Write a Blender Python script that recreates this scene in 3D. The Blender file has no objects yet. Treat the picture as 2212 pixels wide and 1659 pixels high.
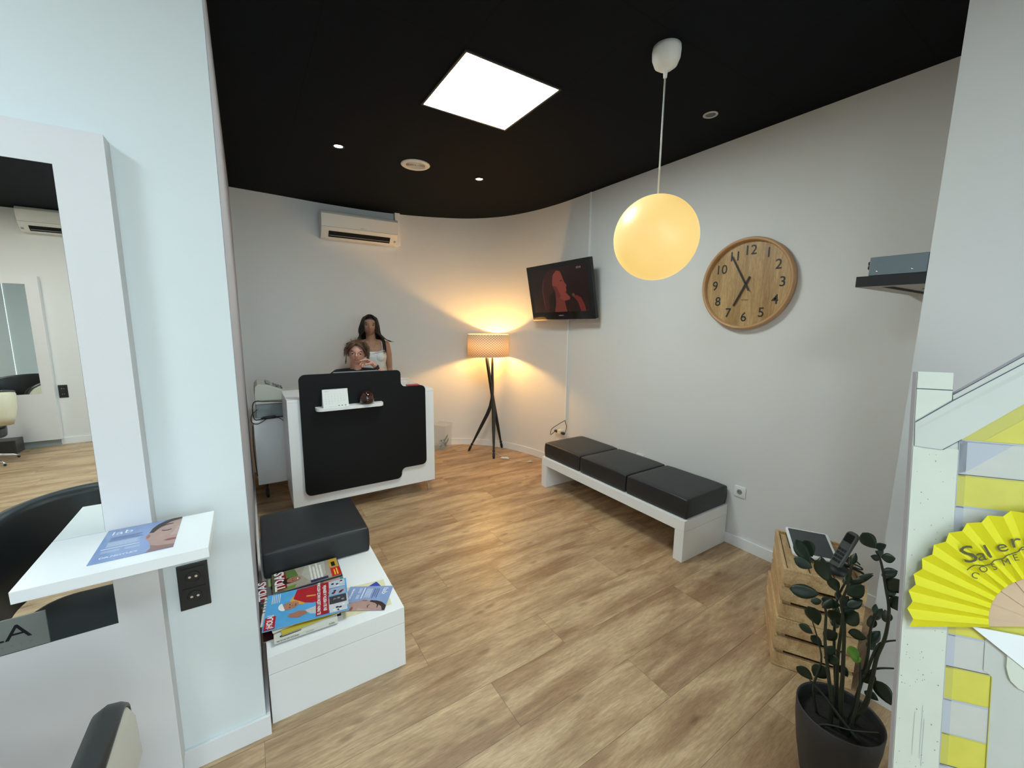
import bpy, bmesh, math, random
from mathutils import Vector, Matrix, noise
random.seed(7)
SC = bpy.context.scene
COL = SC.collection
PI = math.pi

# ------------------------------------------------------------------ camera
CAM_H = 1.64
cam_d = bpy.data.cameras.new('camera'); cam = bpy.data.objects.new('camera', cam_d); COL.objects.link(cam)
SC.camera = cam
cam_d.sensor_fit = 'HORIZONTAL'; cam_d.sensor_width = 36.0
cam_d.lens = 880.0 / 2212.0 * 36.0
cam_d.clip_start = 0.02; cam_d.clip_end = 60
_p, _r, _y = math.radians(8.483), math.radians(.648), math.radians(33.064)
dn = Vector((-math.sin(_r) * math.cos(_p), math.cos(_r) * math.cos(_p), math.sin(_p)))
fw = Vector((0, 0, 1)) - dn * dn.z; fw.normalize()
rt = dn.cross(fw)
ax = rt * math.cos(_y) + fw * math.sin(_y)
ay = -rt * math.sin(_y) + fw * math.cos(_y)
az = -dn
# world = R @ (x right, y down, z forward)
R = Matrix((ax, ay, az))
cam.matrix_world = (Matrix.Translation((0, 0, CAM_H)) @
                    (R @ Matrix(((1, 0, 0), (0, -1, 0), (0, 0, -1)))).to_4x4())

# ------------------------------------------------------------------ world, exposure, light strengths
SKY_W = 2.4           # daylight through the rear window, added to brighten the desk front
W = bpy.data.worlds.new('World'); SC.world = W; W.use_nodes = True
W.node_tree.nodes['Background'].inputs[0].default_value = (.78, .93, 1, 1)
W.node_tree.nodes['Background'].inputs[1].default_value = SKY_W
SC.view_settings.view_transform = 'Standard'; SC.view_settings.look = 'None'
SC.view_settings.gamma = 1; SC.view_settings.use_curve_mapping = False
SC.view_settings.exposure = 1.0
PANEL_W = 19.0        # LED ceiling panels
BULB_W = 600.0        # floor lamp bulb, emission strength of the glass
SPOT_W = 8.0

# ------------------------------------------------------------------ helpers
MATS = {}
def srgb(r, g, b):
    f = lambda c: (c / 255 / 12.92) if c / 255 <= .04045 else ((c / 255 + .055) / 1.055) ** 2.4
    return (f(r), f(g), f(b), 1)

def mat(name, col, rough=.5, metal=0, spec=.5, noise_amt=0, noise_scale=20, bump=0, bump_scale=200, emit=None, estr=0, alpha=1, trans=0, coat=0):
    if name in MATS: return MATS[name]
    m = bpy.data.materials.new(name); m.use_nodes = True
    nt = m.node_tree; b = nt.nodes['Principled BSDF']
    b.inputs['Base Color'].default_value = col if len(col) == 4 else (*col, 1)
    b.inputs['Roughness'].default_value = rough
    b.inputs['Metallic'].default_value = metal
    b.inputs['Specular IOR Level'].default_value = spec
    b.inputs['Alpha'].default_value = alpha
    b.inputs['Transmission Weight'].default_value = trans
    b.inputs['Coat Weight'].default_value = coat
    if emit:
        b.inputs['Emission Color'].default_value = (*emit[:3], 1); b.inputs['Emission Strength'].default_value = estr
    if noise_amt or bump:
        tc = nt.nodes.new('ShaderNodeTexCoord')
    if noise_amt:
        n = nt.nodes.new('ShaderNodeTexNoise'); n.inputs['Scale'].default_value = noise_scale; n.inputs['Detail'].default_value = 4
        nt.links.new(tc.outputs['Object'], n.inputs['Vector'])
        mx = nt.nodes.new('ShaderNodeMix'); mx.data_type = 'RGBA'
        c = b.inputs['Base Color'].default_value
        mx.inputs[6].default_value = (c[0] * (1 - noise_amt), c[1] * (1 - noise_amt), c[2] * (1 - noise_amt), 1)
        mx.inputs[7].default_value = (min(1, c[0] * (1 + noise_amt)), min(1, c[1] * (1 + noise_amt)), min(1, c[2] * (1 + noise_amt)), 1)
        nt.links.new(n.outputs['Fac'], mx.inputs[0]); nt.links.new(mx.outputs[2], b.inputs['Base Color'])
    if bump:
        n2 = nt.nodes.new('ShaderNodeTexNoise'); n2.inputs['Scale'].default_value = bump_scale; n2.inputs['Detail'].default_value = 3
        nt.links.new(tc.outputs['Object'], n2.inputs['Vector'])
        bp = nt.nodes.new('ShaderNodeBump'); bp.inputs['Strength'].default_value = bump; bp.inputs['Distance'].default_value = .002
        nt.links.new(n2.outputs['Fac'], bp.inputs['Height']); nt.links.new(bp.outputs['Normal'], b.inputs['Normal'])
    MATS[name] = m
    return m

def frame(o, x, y):
    x = Vector(x).normalized(); y = Vector(y); y = (y - x * y.dot(x)).normalized(); z = x.cross(y)
    M = Matrix((x, y, z)).transposed().to_4x4(); M.translation = Vector(o)
    return M

FRAMES = {}
class MB:
    def __init__(s): s.bm = bmesh.new(); s.mats = []
    def mi(s, m):
        if m is None: return 0
        if m not in s.mats: s.mats.append(m)
        return s.mats.index(m)
    def face(s, vs, m, smooth=False):
        try: f = s.bm.faces.new(vs)
        except ValueError: return
        f.material_index = s.mi(m); f.smooth = smooth
        return f
    def box(s, a, b, m=None, F=None):
        x0, y0, z0 = a; x1, y1, z1 = b
        P = [(x0, y0, z0), (x1, y0, z0), (x1, y1, z0), (x0, y1, z0), (x0, y0, z1), (x1, y0, z1), (x1, y1, z1), (x0, y1, z1)]
        v = [s.bm.verts.new((F @ Vector(p)) if F else p) for p in P]
        for q in ((3, 2, 1, 0), (4, 5, 6, 7), (0, 1, 5, 4), (1, 2, 6, 5), (2, 3, 7, 6), (3, 0, 4, 7)):
            s.face([v[i] for i in q], m)
        return s
    def rings(s, rings, m=None, cap=True, closed=True, smooth=True, loop=False):
        vs = [[s.bm.verts.new(p) for p in r] for r in rings]
        n = len(vs[0])
        L = len(vs)
        for i in range(L if loop else L - 1):
            a, b = vs[i], vs[(i + 1) % L]
            for j in range(n if closed else n - 1):
                k = (j + 1) % n
                s.face([a[j], a[k], b[k], b[j]], m, smooth)
        if cap and closed and not loop:
            s.face(list(reversed(vs[0])), m, False); s.face(vs[-1], m, False)
        return s
    def tube(s, pts, rad, m=None, seg=10, flat=1.0, cap=True, up=None):
        pts = [Vector(p) for p in pts]; n = len(pts)
        if not hasattr(rad, '__len__'): rad = [rad] * n
        rings = []; ref = Vector(up) if up else None
        for i, p in enumerate(pts):
            t = (pts[min(i + 1, n - 1)] - pts[max(i - 1, 0)]).normalized()
            if ref is None: ref = Vector((0, 0, 1)) if abs(t.z) < .9 else Vector((1, 0, 0))
            u = (ref - t * ref.dot(t))
            u = u.normalized() if u.length > 1e-6 else t.orthogonal().normalized()
            ref = u; v = t.cross(u)
            rings.append([p + u * (math.cos(2 * PI * j / seg) * rad[i]) + v * (math.sin(2 * PI * j / seg) * rad[i] * flat) for j in range(seg)])
        return s.rings(rings, m, cap)
    def lathe(s, prof, c=(0, 0, 0), seg=32, m=None, F=None, cap=True):
        rings = []
        for r, z in prof:
            rings.append([])
            for j in range(seg):
                a = 2 * PI * j / seg; p = Vector((r * math.cos(a), r * math.sin(a), z))
                rings[-1].append((F @ p) if F else p + Vector(c))
        return s.rings(rings, m, cap)
    def prism(s, pts, h0, h1, m=None, F=None, mside=None, smooth=False):
        T = (lambda p: F @ Vector(p)) if F else (lambda p: Vector(p))
        a = [s.bm.verts.new(T((x, y, h0))) for x, y in pts]; b = [s.bm.verts.new(T((x, y, h1))) for x, y in pts]
        s.face(list(reversed(a)), m); s.face(b, m)
        for i in range(len(pts)):
            k = (i + 1) % len(pts); s.face([a[i], a[k], b[k], b[i]], mside or m, smooth)
        return s
    def poly(s, pts, h, m, F=None):
        vs = [s.bm.verts.new((F @ Vector((x, y, h))) if F else Vector((x, y, h))) for x, y in pts]
        s.face(vs, m); return s
    def rect(s, x0, y0, x1, y1, h, m, F=None):
        return s.poly([(x0, y0), (x1, y0), (x1, y1), (x0, y1)], h, m, F)
    def ell(s, cx, cy, rx, ry, h, m, F=None, n=20, a=0, a0=0, a1=2 * PI):
        pts = []
        for i in range(n):
            t = a0 + (a1 - a0) * i / (n if a1 - a0 > 6.2 else n - 1)
            x, y = rx * math.cos(t), ry * math.sin(t)
            pts.append((cx + x * math.cos(a) - y * math.sin(a), cy + x * math.sin(a) + y * math.cos(a)))
        return s.poly(pts, h, m, F)
    def text(s, txt, size, x, y, h, m, F, ang=0, bold=0, ext=0, ax=1, center=False, spacing=1):
        key = (txt, bold, spacing)
        if key not in TXT:
            cu = bpy.data.curves.new('lettering', 'FONT'); cu.body = txt; cu.size = 1; cu.offset = bold; cu.space_character = spacing; cu.resolution_u = 3
            ob = bpy.data.objects.new('lettering', cu); COL.objects.link(ob)
            dg = bpy.context.evaluated_depsgraph_get(); me = bpy.data.meshes.new_from_object(ob.evaluated_get(dg))
            TXT[key] = ([tuple(v.co) for v in me.vertices], [tuple(p.vertices) for p in me.polygons])
            bpy.data.objects.remove(ob); bpy.data.curves.remove(cu); bpy.data.meshes.remove(me)
        V, P = TXT[key]
        wdt = (max(v[0] for v in V) - min(v[0] for v in V)) if V else 0
        vs = []
        for v in V:
            px, py = (v[0] - (wdt / 2 if center else 0)) * size * ax, v[1] * size
            q = (x + px * math.cos(ang) - py * math.sin(ang), y + px * math.sin(ang) + py * math.cos(ang), h)
            vs.append(s.bm.verts.new(F @ Vector(q)))
        for p in P: s.face([vs[i] for i in p], m)
        return s
    def sphere(s, c, r, m=None, seg=20, rings=14, sc=(1, 1, 1), F=None):
        c = Vector(c); rr = []
        for i in range(1, rings):
            t = PI * i / rings
            rr.append([])
            for j in range(seg):
                a = 2 * PI * j / seg
                p = Vector((r * sc[0] * math.sin(t) * math.cos(a), r * sc[1] * math.sin(t) * math.sin(a), -r * sc[2] * math.cos(t)))
                rr[-1].append((F @ (c + p)) if F else c + p)
        vs = [[s.bm.verts.new(p) for p in ring] for ring in rr]
        bo = Vector((0, 0, -r * sc[2])) + c; to = Vector((0, 0, r * sc[2])) + c
        bo = s.bm.verts.new(F @ bo if F else bo); to = s.bm.verts.new(F @ to if F else to)
        for i in range(len(vs) - 1):
            for j in range(seg):
                k = (j + 1) % seg; s.face([vs[i][j], vs[i][k], vs[i + 1][k], vs[i + 1][j]], m, True)
        for j in range(seg):
            k = (j + 1) % seg; s.face([bo, vs[0][k], vs[0][j]], m, True); s.face([to, vs[-1][j], vs[-1][k]], m, True)
        return s
    def build(s, name, m=None, parent=None, bevel=0, bseg=2, origin=None, subs=0, recalc=True, solid=0, kind=None, label=None, weld=0):
        if weld: bmesh.ops.remove_doubles(s.bm, verts=s.bm.verts, dist=weld)
        if recalc: bmesh.ops.recalc_face_normals(s.bm, faces=s.bm.faces)
        me = bpy.data.meshes.new(name)
        ml = list(s.mats)
        if m is not None:
            if not ml: ml = [m]
        if parent is not None: Mi = FRAMES[parent].inverted()
        elif origin is not None: Mi = Matrix.Translation(Vector(origin)).inverted()
        else: Mi = None
        if Mi is not None: bmesh.ops.transform(s.bm, matrix=Mi, verts=s.bm.verts)
        s.bm.to_mesh(me); s.bm.free()
        for q in ml: me.materials.append(q)
        o = bpy.data.objects.new(name, me); COL.objects.link(o)
        if parent is not None: o.parent = parent; FRAMES[o] = FRAMES[parent]
        else:
            FRAMES[o] = Matrix.Translation(Vector(origin)) if origin is not None else Matrix()
            if origin is not None: o.location = origin
        if solid:
            q = o.modifiers.new('solid', 'SOLIDIFY'); q.thickness = solid; q.offset = 0
        if bevel:
            q = o.modifiers.new('bevel', 'BEVEL'); q.width = bevel; q.segments = bseg; q.limit_method = 'ANGLE'; q.angle_limit = math.radians(40)
        if subs:
            q = o.modifiers.new('subd', 'SUBSURF'); q.levels = subs; q.render_levels = subs
        if kind: o['kind'] = kind
        if label: o['label'] = label
        return o
TXT = {}

def tag(o, label, cat, group=None):
    o['label'] = label; o['category'] = cat
    if group: o['group'] = group
    return o
def thing(name, loc, label, cat, rz=0, group=None):
    o = bpy.data.objects.new(name, None); COL.objects.link(o); o.empty_display_size = .1
    o.location = loc; o.rotation_euler = (0, 0, rz)
    FRAMES[o] = Matrix.Translation(Vector(loc)) @ Matrix.Rotation(rz, 4, 'Z')
    return tag(o, label, cat, group)
def copy_tree(o, parent=None):
    c = o.copy(); COL.objects.link(c)
    if parent: c.parent = parent
    for ch in [x for x in bpy.data.objects if x.parent == o]: copy_tree(ch, c)
    return c
def struct(o): o['kind'] = 'structure'; return o

def rpoly(pts, r, seg=6):
    out = []; n = len(pts)
    for i in range(n):
        p = Vector(pts[i]); a = Vector(pts[i - 1]); b = Vector(pts[(i + 1) % n])
        ri = r[i] if hasattr(r, '__len__') else r
        da, db = (a - p).normalized(), (b - p).normalized()
        ang = math.acos(max(-1, min(1, da.dot(db))))
        if ri <= 0 or abs(ang - PI) < .01: out.append(tuple(p)); continue
        t = ri / math.tan(ang / 2); c = p + (da + db).normalized() * (ri / math.sin(ang / 2))
        s, e = p + da * t - c, p + db * t - c
        a0 = math.atan2(s.y, s.x); a1 = math.atan2(e.y, e.x); d = (a1 - a0 + PI) % (2 * PI) - PI
        for k in range(seg + 1):
            q = a0 + d * k / seg; out.append((c.x + ri * math.cos(q), c.y + ri * math.sin(q)))
    return out
def catmull(P, n=8):
    P = [Vector(p) for p in P]; out = []
    for i in range(len(P) - 1):
        a = P[max(i - 1, 0)]; b = P[i]; c = P[i + 1]; d = P[min(i + 2, len(P) - 1)]
        for k in range(n):
            t = k / n
            out.append(.5 * ((2 * b) + (c - a) * t + (2 * a - 5 * b + 4 * c - d) * t * t + (3 * b - a - 3 * c + d) * t ** 3))
    out.append(P[-1]); return out

# ------------------------------------------------------------------ materials
M_wall = mat('wall_paint', (.74, .74, .73), rough=.6, bump=.08, bump_scale=160)
M_white = mat('white_melamine', (.87, .87, .86), rough=.3)
M_trim = mat('white_trim', (.82, .83, .83), rough=.35)
M_blackv = mat('black_vinyl', (.015, .017, .019), rough=.42, bump=.15, bump_scale=500)
M_black = mat('matte_black', (.012, .013, .014), rough=.5)
M_gloss = mat('gloss_black', (.006, .006, .007), rough=.08)
M_chrome = mat('chrome', (.8, .8, .8), rough=.12, metal=1)
M_steel = mat('brushed_steel', (.42, .45, .48), rough=.35, metal=.9)
M_mirror = mat('mirror_glass', (.90, .93, .91), rough=.0, metal=1)
M_dark = mat('dark_void', (.003, .003, .003), rough=.9)
M_plast = mat('beige_plastic', srgb(200, 200, 188), rough=.45)
M_greyp = mat('grey_plastic', srgb(150, 158, 158), rough=.5)
M_cream = mat('cream_vinyl', srgb(214, 206, 178), rough=.4, noise_amt=.04)
M_creamw = mat('cream_white_vinyl', srgb(206, 202, 190), rough=.4)
M_red = mat('print_red', srgb(190, 20, 30), rough=.35)
M_skin = mat('skin_light', srgb(205, 150, 130), rough=.5, noise_amt=.05, noise_scale=60)
M_skin2 = mat('skin_tan', srgb(160, 118, 95), rough=.5, noise_amt=.05, noise_scale=60)
def flat(n, r, g, b, rough=.35): return mat('print_' + n, srgb(r, g, b), rough=rough, noise_amt=.16, noise_scale=28)

def wood_mat(name, light, dark, axis='X', scale=1.0, attr=None, knots=True, rough=.45):
    m = bpy.data.materials.new(name); m.use_nodes = True; nt = m.node_tree; N = nt.nodes; L = nt.links
    b = N['Principled BSDF']; b.inputs['Roughness'].default_value = rough
    tc = N.new('ShaderNodeTexCoord')
    comb = N.new('ShaderNodeVectorMath'); comb.operation = 'ADD'
    L.new(tc.outputs['Object'], comb.inputs[0])
    if attr:
        at = N.new('ShaderNodeAttribute'); at.attribute_name = attr
        mul = N.new('ShaderNodeVectorMath'); mul.operation = 'SCALE'; mul.inputs['Scale'].default_value = 37.0
        L.new(at.outputs['Color'], mul.inputs[0]); L.new(mul.outputs[0], comb.inputs[1])
    def mapped(sx, sy, sz):
        mp = N.new('ShaderNodeMapping'); mp.inputs['Scale'].default_value = (sx, sy, sz); L.new(comb.outputs[0], mp.inputs['Vector']); return mp
    s = scale
    al = {'X': (1.7, 9, 9), 'Y': (9, 1, 9), 'Z': (9, 9, 1)}[axis]
    mp1 = mapped(.55 * s * al[0], .55 * s * al[1], .55 * s * al[2])
    n1 = N.new('ShaderNodeTexNoise'); n1.inputs['Scale'].default_value = 2.0; n1.inputs['Detail'].default_value = 3; n1.inputs['Distortion'].default_value = .7
    L.new(mp1.outputs[0], n1.inputs['Vector'])
    mp2 = mapped(2.5 * s * al[0], 19 * s, 12 * s * (1 if axis != 'Z' else .2))
    if axis == 'Y': mp2.inputs['Scale'].default_value = (20 * s, 2.5 * s, 20 * s)
    if axis == 'X': mp2.inputs['Scale'].default_value = (2.5 * s, 20 * s, 20 * s)
    if axis == 'Z': mp2.inputs['Scale'].default_value = (20 * s, 20 * s, 2.5 * s)
    n2 = N.new('ShaderNodeTexNoise'); n2.inputs['Scale'].default_value = 4; n2.inputs['Detail'].default_value = 6; n2.inputs['Roughness'].default_value = .65
    L.new(mp2.outputs[0], n2.inputs['Vector'])
    r1 = N.new('ShaderNodeValToRGB'); r1.color_ramp.elements[0].position = .34; r1.color_ramp.elements[1].position = .62
    r1.color_ramp.elements[0].color = dark; r1.color_ramp.elements[1].color = light
    L.new(n1.outputs['Fac'], r1.inputs[0])
    r2 = N.new('ShaderNodeValToRGB'); r2.color_ramp.elements[0].position = .3; r2.color_ramp.elements[1].position = .7
    r2.color_ramp.elements[0].color = (.74, .71, .68, 1); r2.color_ramp.elements[1].color = (1.1, 1.1, 1.1, 1)
    L.new(n2.outputs['Fac'], r2.inputs[0])
    mx = N.new('ShaderNodeMix'); mx.data_type = 'RGBA'; mx.blend_type = 'MULTIPLY'; mx.inputs[0].default_value = 1
    L.new(r1.outputs[0], mx.inputs[6]); L.new(r2.outputs[0], mx.inputs[7])
    out = mx.outputs[2]
    mp4 = N.new('ShaderNodeMapping'); mp4.inputs['Scale'].default_value = [(x * 3.2) for x in mp2.inputs['Scale'].default_value]; L.new(comb.outputs[0], mp4.inputs['Vector'])
    n3 = N.new('ShaderNodeTexNoise'); n3.inputs['Scale'].default_value = 4; n3.inputs['Detail'].default_value = 4; L.new(mp4.outputs[0], n3.inputs['Vector'])
    r3 = N.new('ShaderNodeValToRGB'); r3.color_ramp.elements[0].position = .34; r3.color_ramp.elements[1].position = .62
    r3.color_ramp.elements[0].color = (.86, .84, .82, 1); r3.color_ramp.elements[1].color = (1.04, 1.04, 1.04, 1); L.new(n3.outputs['Fac'], r3.inputs[0])
    m3 = N.new('ShaderNodeMix'); m3.data_type = 'RGBA'; m3.blend_type = 'MULTIPLY'; m3.inputs[0].default_value = 1
    L.new(out, m3.inputs[6]); L.new(r3.outputs[0], m3.inputs[7]); out = m3.outputs[2]
    if knots:
        vo = N.new('ShaderNodeTexVoronoi'); vo.feature = 'F1'; vo.voronoi_dimensions = '2D' if attr else '3D'; vo.inputs['Scale'].default_value = 2.3 * s
        mp3 = mapped(*[(.75 if a < 5 else 1.9) for a in al]); L.new(mp3.outputs[0], vo.inputs['Vector'])
        rk = N.new('ShaderNodeValToRGB'); rk.color_ramp.elements[0].position = .02; rk.color_ramp.elements[1].position = .075 if attr else .12
        rk.color_ramp.elements[0].color = (.30, .22, .17, 1); rk.color_ramp.elements[1].color = (1, 1, 1, 1)
        L.new(vo.outputs['Distance'], rk.inputs[0])
        mk = N.new('ShaderNodeMix'); mk.data_type = 'RGBA'; mk.blend_type = 'MULTIPLY'; mk.inputs[0].default_value = .5 if attr else .8
        L.new(out, mk.inputs[6]); L.new(rk.outputs[0], mk.inputs[7]); out = mk.outputs[2]
    if attr:
        hs = N.new('ShaderNodeHueSaturation'); L.new(out, hs.inputs['Color'])
        sep = N.new('ShaderNodeSeparateColor'); L.new(at.outputs['Color'], sep.inputs[0])
        mr = N.new('ShaderNodeMapRange'); mr.inputs[3].default_value = .94; mr.inputs[4].default_value = 1.05
        L.new(sep.outputs[0], mr.inputs[0]); L.new(mr.outputs[0], hs.inputs['Value']); out = hs.outputs[0]
    L.new(out, b.inputs['Base Color'])
    bp = N.new('ShaderNodeBump'); bp.inputs['Strength'].default_value = .12; bp.inputs['Distance'].default_value = .002
    L.new(n2.outputs['Fac'], bp.inputs['Height']); L.new(bp.outputs[0], b.inputs['Normal'])
    MATS[name] = m; return m
M_floor = wood_mat('oak_laminate', srgb(200, 171, 134), srgb(156, 123, 91), 'X', .9, attr='plank', rough=.42)
M_pine = wood_mat('pine', srgb(228, 196, 146), srgb(194, 154, 108), 'X', 1.6, rough=.55)
M_pineY = wood_mat('pine_upright', srgb(204, 174, 128), srgb(170, 134, 92), 'Z', 1.6, rough=.55)
M_clockw = wood_mat('clock_veneer', srgb(206, 172, 122), srgb(170, 134, 88), 'Z', 1.3, knots=False, rough=.4)

# ------------------------------------------------------------------ setting: floor planks
def build_floor():
    mb = MB(); bm = mb.bm
    lay = bm.verts.layers.float_color.new('plank')
    base = mb.mi(mat('floor_gap', srgb(92, 70, 50), rough=.8)); mb.mi(M_floor)
    y0, pitch, length = .694, .2455, 1.33
    known = {-1: 1.80, 0: 2.186, 1: 1.474, 2: .835, 3: 1.278, 4: .628, 5: 1.308, 6: .947, 7: 1.52}
    X0, X1 = -4.4, 3.35
    g = .0006
    k0 = int(math.floor((-4.4 - y0) / pitch)); k1 = int(math.ceil((5.4 - y0) / pitch))
    for k in range(k0, k1):
        ya, yb = y0 + k * pitch + g, y0 + (k + 1) * pitch - g
        j = known.get(k, random.Random(k * 31 + 5).uniform(0, length))
        n = math.floor((X0 - j) / length); xs = [j + (n + i) * length for i in range(9)]
        for i in range(8):
            a, b = max(X0, xs[i]) + g, min(X1, xs[i + 1]) - g
            if b - a < .02: continue
            c = [random.random() for _ in range(3)]
            vs = []
            for (x, y, z) in ((a, ya, 0), (b, ya, 0), (b, yb, 0), (a, yb, 0)):
                v = bm.verts.new((x, y, z)); v[lay] = (*c, 1); vs.append(v)
            f = bm.faces.new(vs); f.material_index = 1
    mb.box((X0, -4.4, -.08), (X1, 5.4, -.0012), MATS['floor_gap'])
    o = mb.build('floor', recalc=False); struct(o)
build_floor()

# back and right wall: one continuous curve
CUR = [(-.04, 5.09), (.42, 5.13), (.84, 5.175), (1.34, 5.18), (1.75, 5.12), (2.15, 4.99), (2.50, 4.79), (2.77, 4.47), (2.92, 4.05), (2.98, 3.62), (2.985, 3.17)]
curve = [Vector((p.x, p.y)) for p in catmull([(a, b, 0) for a, b in CUR], 6)]
def offset(poly, d):
    out = []
    for i, p in enumerate(poly):
        t = (poly[min(i + 1, len(poly) - 1)] - poly[max(i - 1, 0)]).normalized()
        out.append(p + Vector((t.y, -t.x)) * d)        # d > 0: into the room
    return out
def ribbon(name, poly, d0, d1, z0, z1, m):
    mb = MB(); A = offset(poly, d0); B = offset(poly, d1)
    rings = [[Vector((a.x, a.y, z0)), Vector((b.x, b.y, z0)), Vector((b.x, b.y, z1)), Vector((a.x, a.y, z1))] for a, b in zip(A, B)]
    mb.rings(rings, m, cap=True, smooth=False)
    o = mb.build(name)
    for f in o.data.polygons: f.use_smooth = True
    q = o.modifiers.new('wn', 'EDGE_SPLIT'); q.split_angle = math.radians(35)
    return struct(o)
CH = 2.938
ribbon('wall_back', [Vector((-.20, 5.075))] + curve, 0, -.16, 0, CH, M_wall)
ribbon('baseboard_back', curve, 0.013, 0.0005, 0, .082, M_trim)
struct(MB().box((2.985, .35, 0), (3.14, 3.17, CH), M_wall).build('wall_right'))
struct(MB().box((2.972, .49, 0), (2.9845, 3.17, .082), M_trim).build('baseboard_right', bevel=.002))
struct(MB().box((2.235, -4.27, 0), (3.14, .49, CH), M_wall).build('wall_column'))
struct(MB().box((2.222, -4.26, 0), (2.2345, .503, .082), M_trim).box((2.222, .4905, 0), (2.97, .503, .082), M_trim).build('baseboard_column', bevel=.002))
struct(MB().box((-4.3, 1.708, 0), (-.04, 5.25, CH), mat('wall_paint_cool', (.76, .81, .81), rough=.6, bump=.08, bump_scale=160)).build('wall_left'))
struct(MB().box((-.0395, 1.712, .0885), (-.0385, 5.06, CH - .001), mat('wall_shade_grey', (.44, .42, .45), rough=.6)).build('wall_side_shade'))  # shade painted as a thin grey sheet over the wall's side face
mb = MB().box((-.30, 1.695, 0), (-.025, 1.7075, .088), M_trim).box((-.0395, 1.7085, 0), (-.025, 5.07, .088), M_trim)
struct(mb.build('baseboard_left', bevel=.002))
WX0, WX1, WZ0, WZ1 = -1.0, 2.1, .12, 2.62
q = MB().box((-4.4, -4.43, 0), (WX0, -4.278, CH), M_wall).box((WX1, -4.43, 0), (3.14, -4.278, CH), M_wall).box((WX0, -4.43, 0), (WX1, -4.278, WZ0), M_wall).box((WX0, -4.43, WZ1), (WX1, -4.278, CH), M_wall)
struct(q.build('wall_salon'))
q = MB()
for a, b in (((WX0, WZ0), (WX1, WZ0 + .06)), ((WX0, WZ1 - .06), (WX1, WZ1)), ((WX0, WZ0 + .06), (WX0 + .06, WZ1 - .06)), ((WX1 - .06, WZ0 + .06), (WX1, WZ1 - .06)), ((.52, WZ0 + .06), (.58, WZ1 - .06))):
    q.box((a[0], -4.38, a[1]), (b[0], -4.32, b[1]), M_greyp)
wf = struct(q.build('added_window'))  # window added in the unseen rear wall to throw light on the desk front
def thin_glass():
    m = bpy.data.materials.new('added_window_glass'); m.use_nodes = True; N = m.node_tree.nodes; L = m.node_tree.links
    for n in list(N): N.remove(n)
    o = N.new('ShaderNodeOutputMaterial'); mx = N.new('ShaderNodeMixShader'); t_ = N.new('ShaderNodeBsdfTransparent'); g = N.new('ShaderNodeBsdfGlossy'); g.inputs['Roughness'].default_value = .02
    t_.inputs[0].default_value = (.94, .97, .97, 1); mx.inputs[0].default_value = .06
    L.new(t_.outputs[0], mx.inputs[1]); L.new(g.outputs[0], mx.inputs[2]); L.new(mx.outputs[0], o.inputs[0]); return m
M_glass = thin_glass()
MB().box((WX0 + .06, -4.353, WZ0 + .06), (.52, -4.347, WZ1 - .06), M_glass).build('pane', parent=wf)
MB().box((.58, -4.353, WZ0 + .06), (WX1 - .06, -4.347, WZ1 - .06), M_glass).build('pane', parent=wf)
struct(MB().box((-4.25, -4.2775, 0), (2.2, -4.264, .088), M_trim).build('baseboard_salon', bevel=.002))
struct(MB().box((-4.45, -4.278, 0), (-4.3, 1.7, CH), M_wall).build('wall_far'))

# ceiling: black mineral tiles with fine seams
def ceiling_mat():
    m = bpy.data.materials.new('black_ceiling_tile'); m.use_nodes = True; nt = m.node_tree; N = nt.nodes; L = nt.links
    b = N['Principled BSDF']; b.inputs['Roughness'].default_value = .85; b.inputs['Specular IOR Level'].default_value = .12
    tc = N.new('ShaderNodeTexCoord'); sp = N.new('ShaderNodeSeparateXYZ'); L.new(tc.outputs['Object'], sp.inputs[0])
    def seam(sock, off, pitch):
        a = N.new('ShaderNodeMath'); a.operation = 'SUBTRACT'; L.new(sp.outputs[sock], a.inputs[0]); a.inputs[1].default_value = off
        p = N.new('ShaderNodeMath'); p.operation = 'PINGPONG'; L.new(a.outputs[0], p.inputs[0]); p.inputs[1].default_value = pitch / 2
        c = N.new('ShaderNodeMath'); c.operation = 'LESS_THAN'; L.new(p.outputs[0], c.inputs[0]); c.inputs[1].default_value = .0022
        return c.outputs[0]
    mxm = N.new('ShaderNodeMath'); mxm.operation = 'MAXIMUM'
    L.new(seam(0, .971, .607), mxm.inputs[0]); L.new(seam(1, 1.325, .603), mxm.inputs[1])
    n = N.new('ShaderNodeTexNoise'); n.inputs['Scale'].default_value = 180; L.new(tc.outputs['Object'], n.inputs['Vector'])
    r = N.new('ShaderNodeValToRGB'); r.color_ramp.elements[0].color = (.0035, .0048, .0068, 1); r.color_ramp.elements[1].color = (.0055, .0075, .0105, 1); L.new(n.outputs['Fac'], r.inputs[0])
    mx = N.new('ShaderNodeMix'); mx.data_type = 'RGBA'; L.new(mxm.outputs[0], mx.inputs[0]); L.new(r.outputs[0], mx.inputs[6]); mx.inputs[7].default_value = (.002, .002, .003, 1)
    L.new(mx.outputs[2], b.inputs['Base Color'])
    return m
M_ceil = ceiling_mat()
struct(MB().box((-4.4, -4.4, CH), (3.3, 5.4, CH + .1), M_ceil).build('ceiling'))

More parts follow.
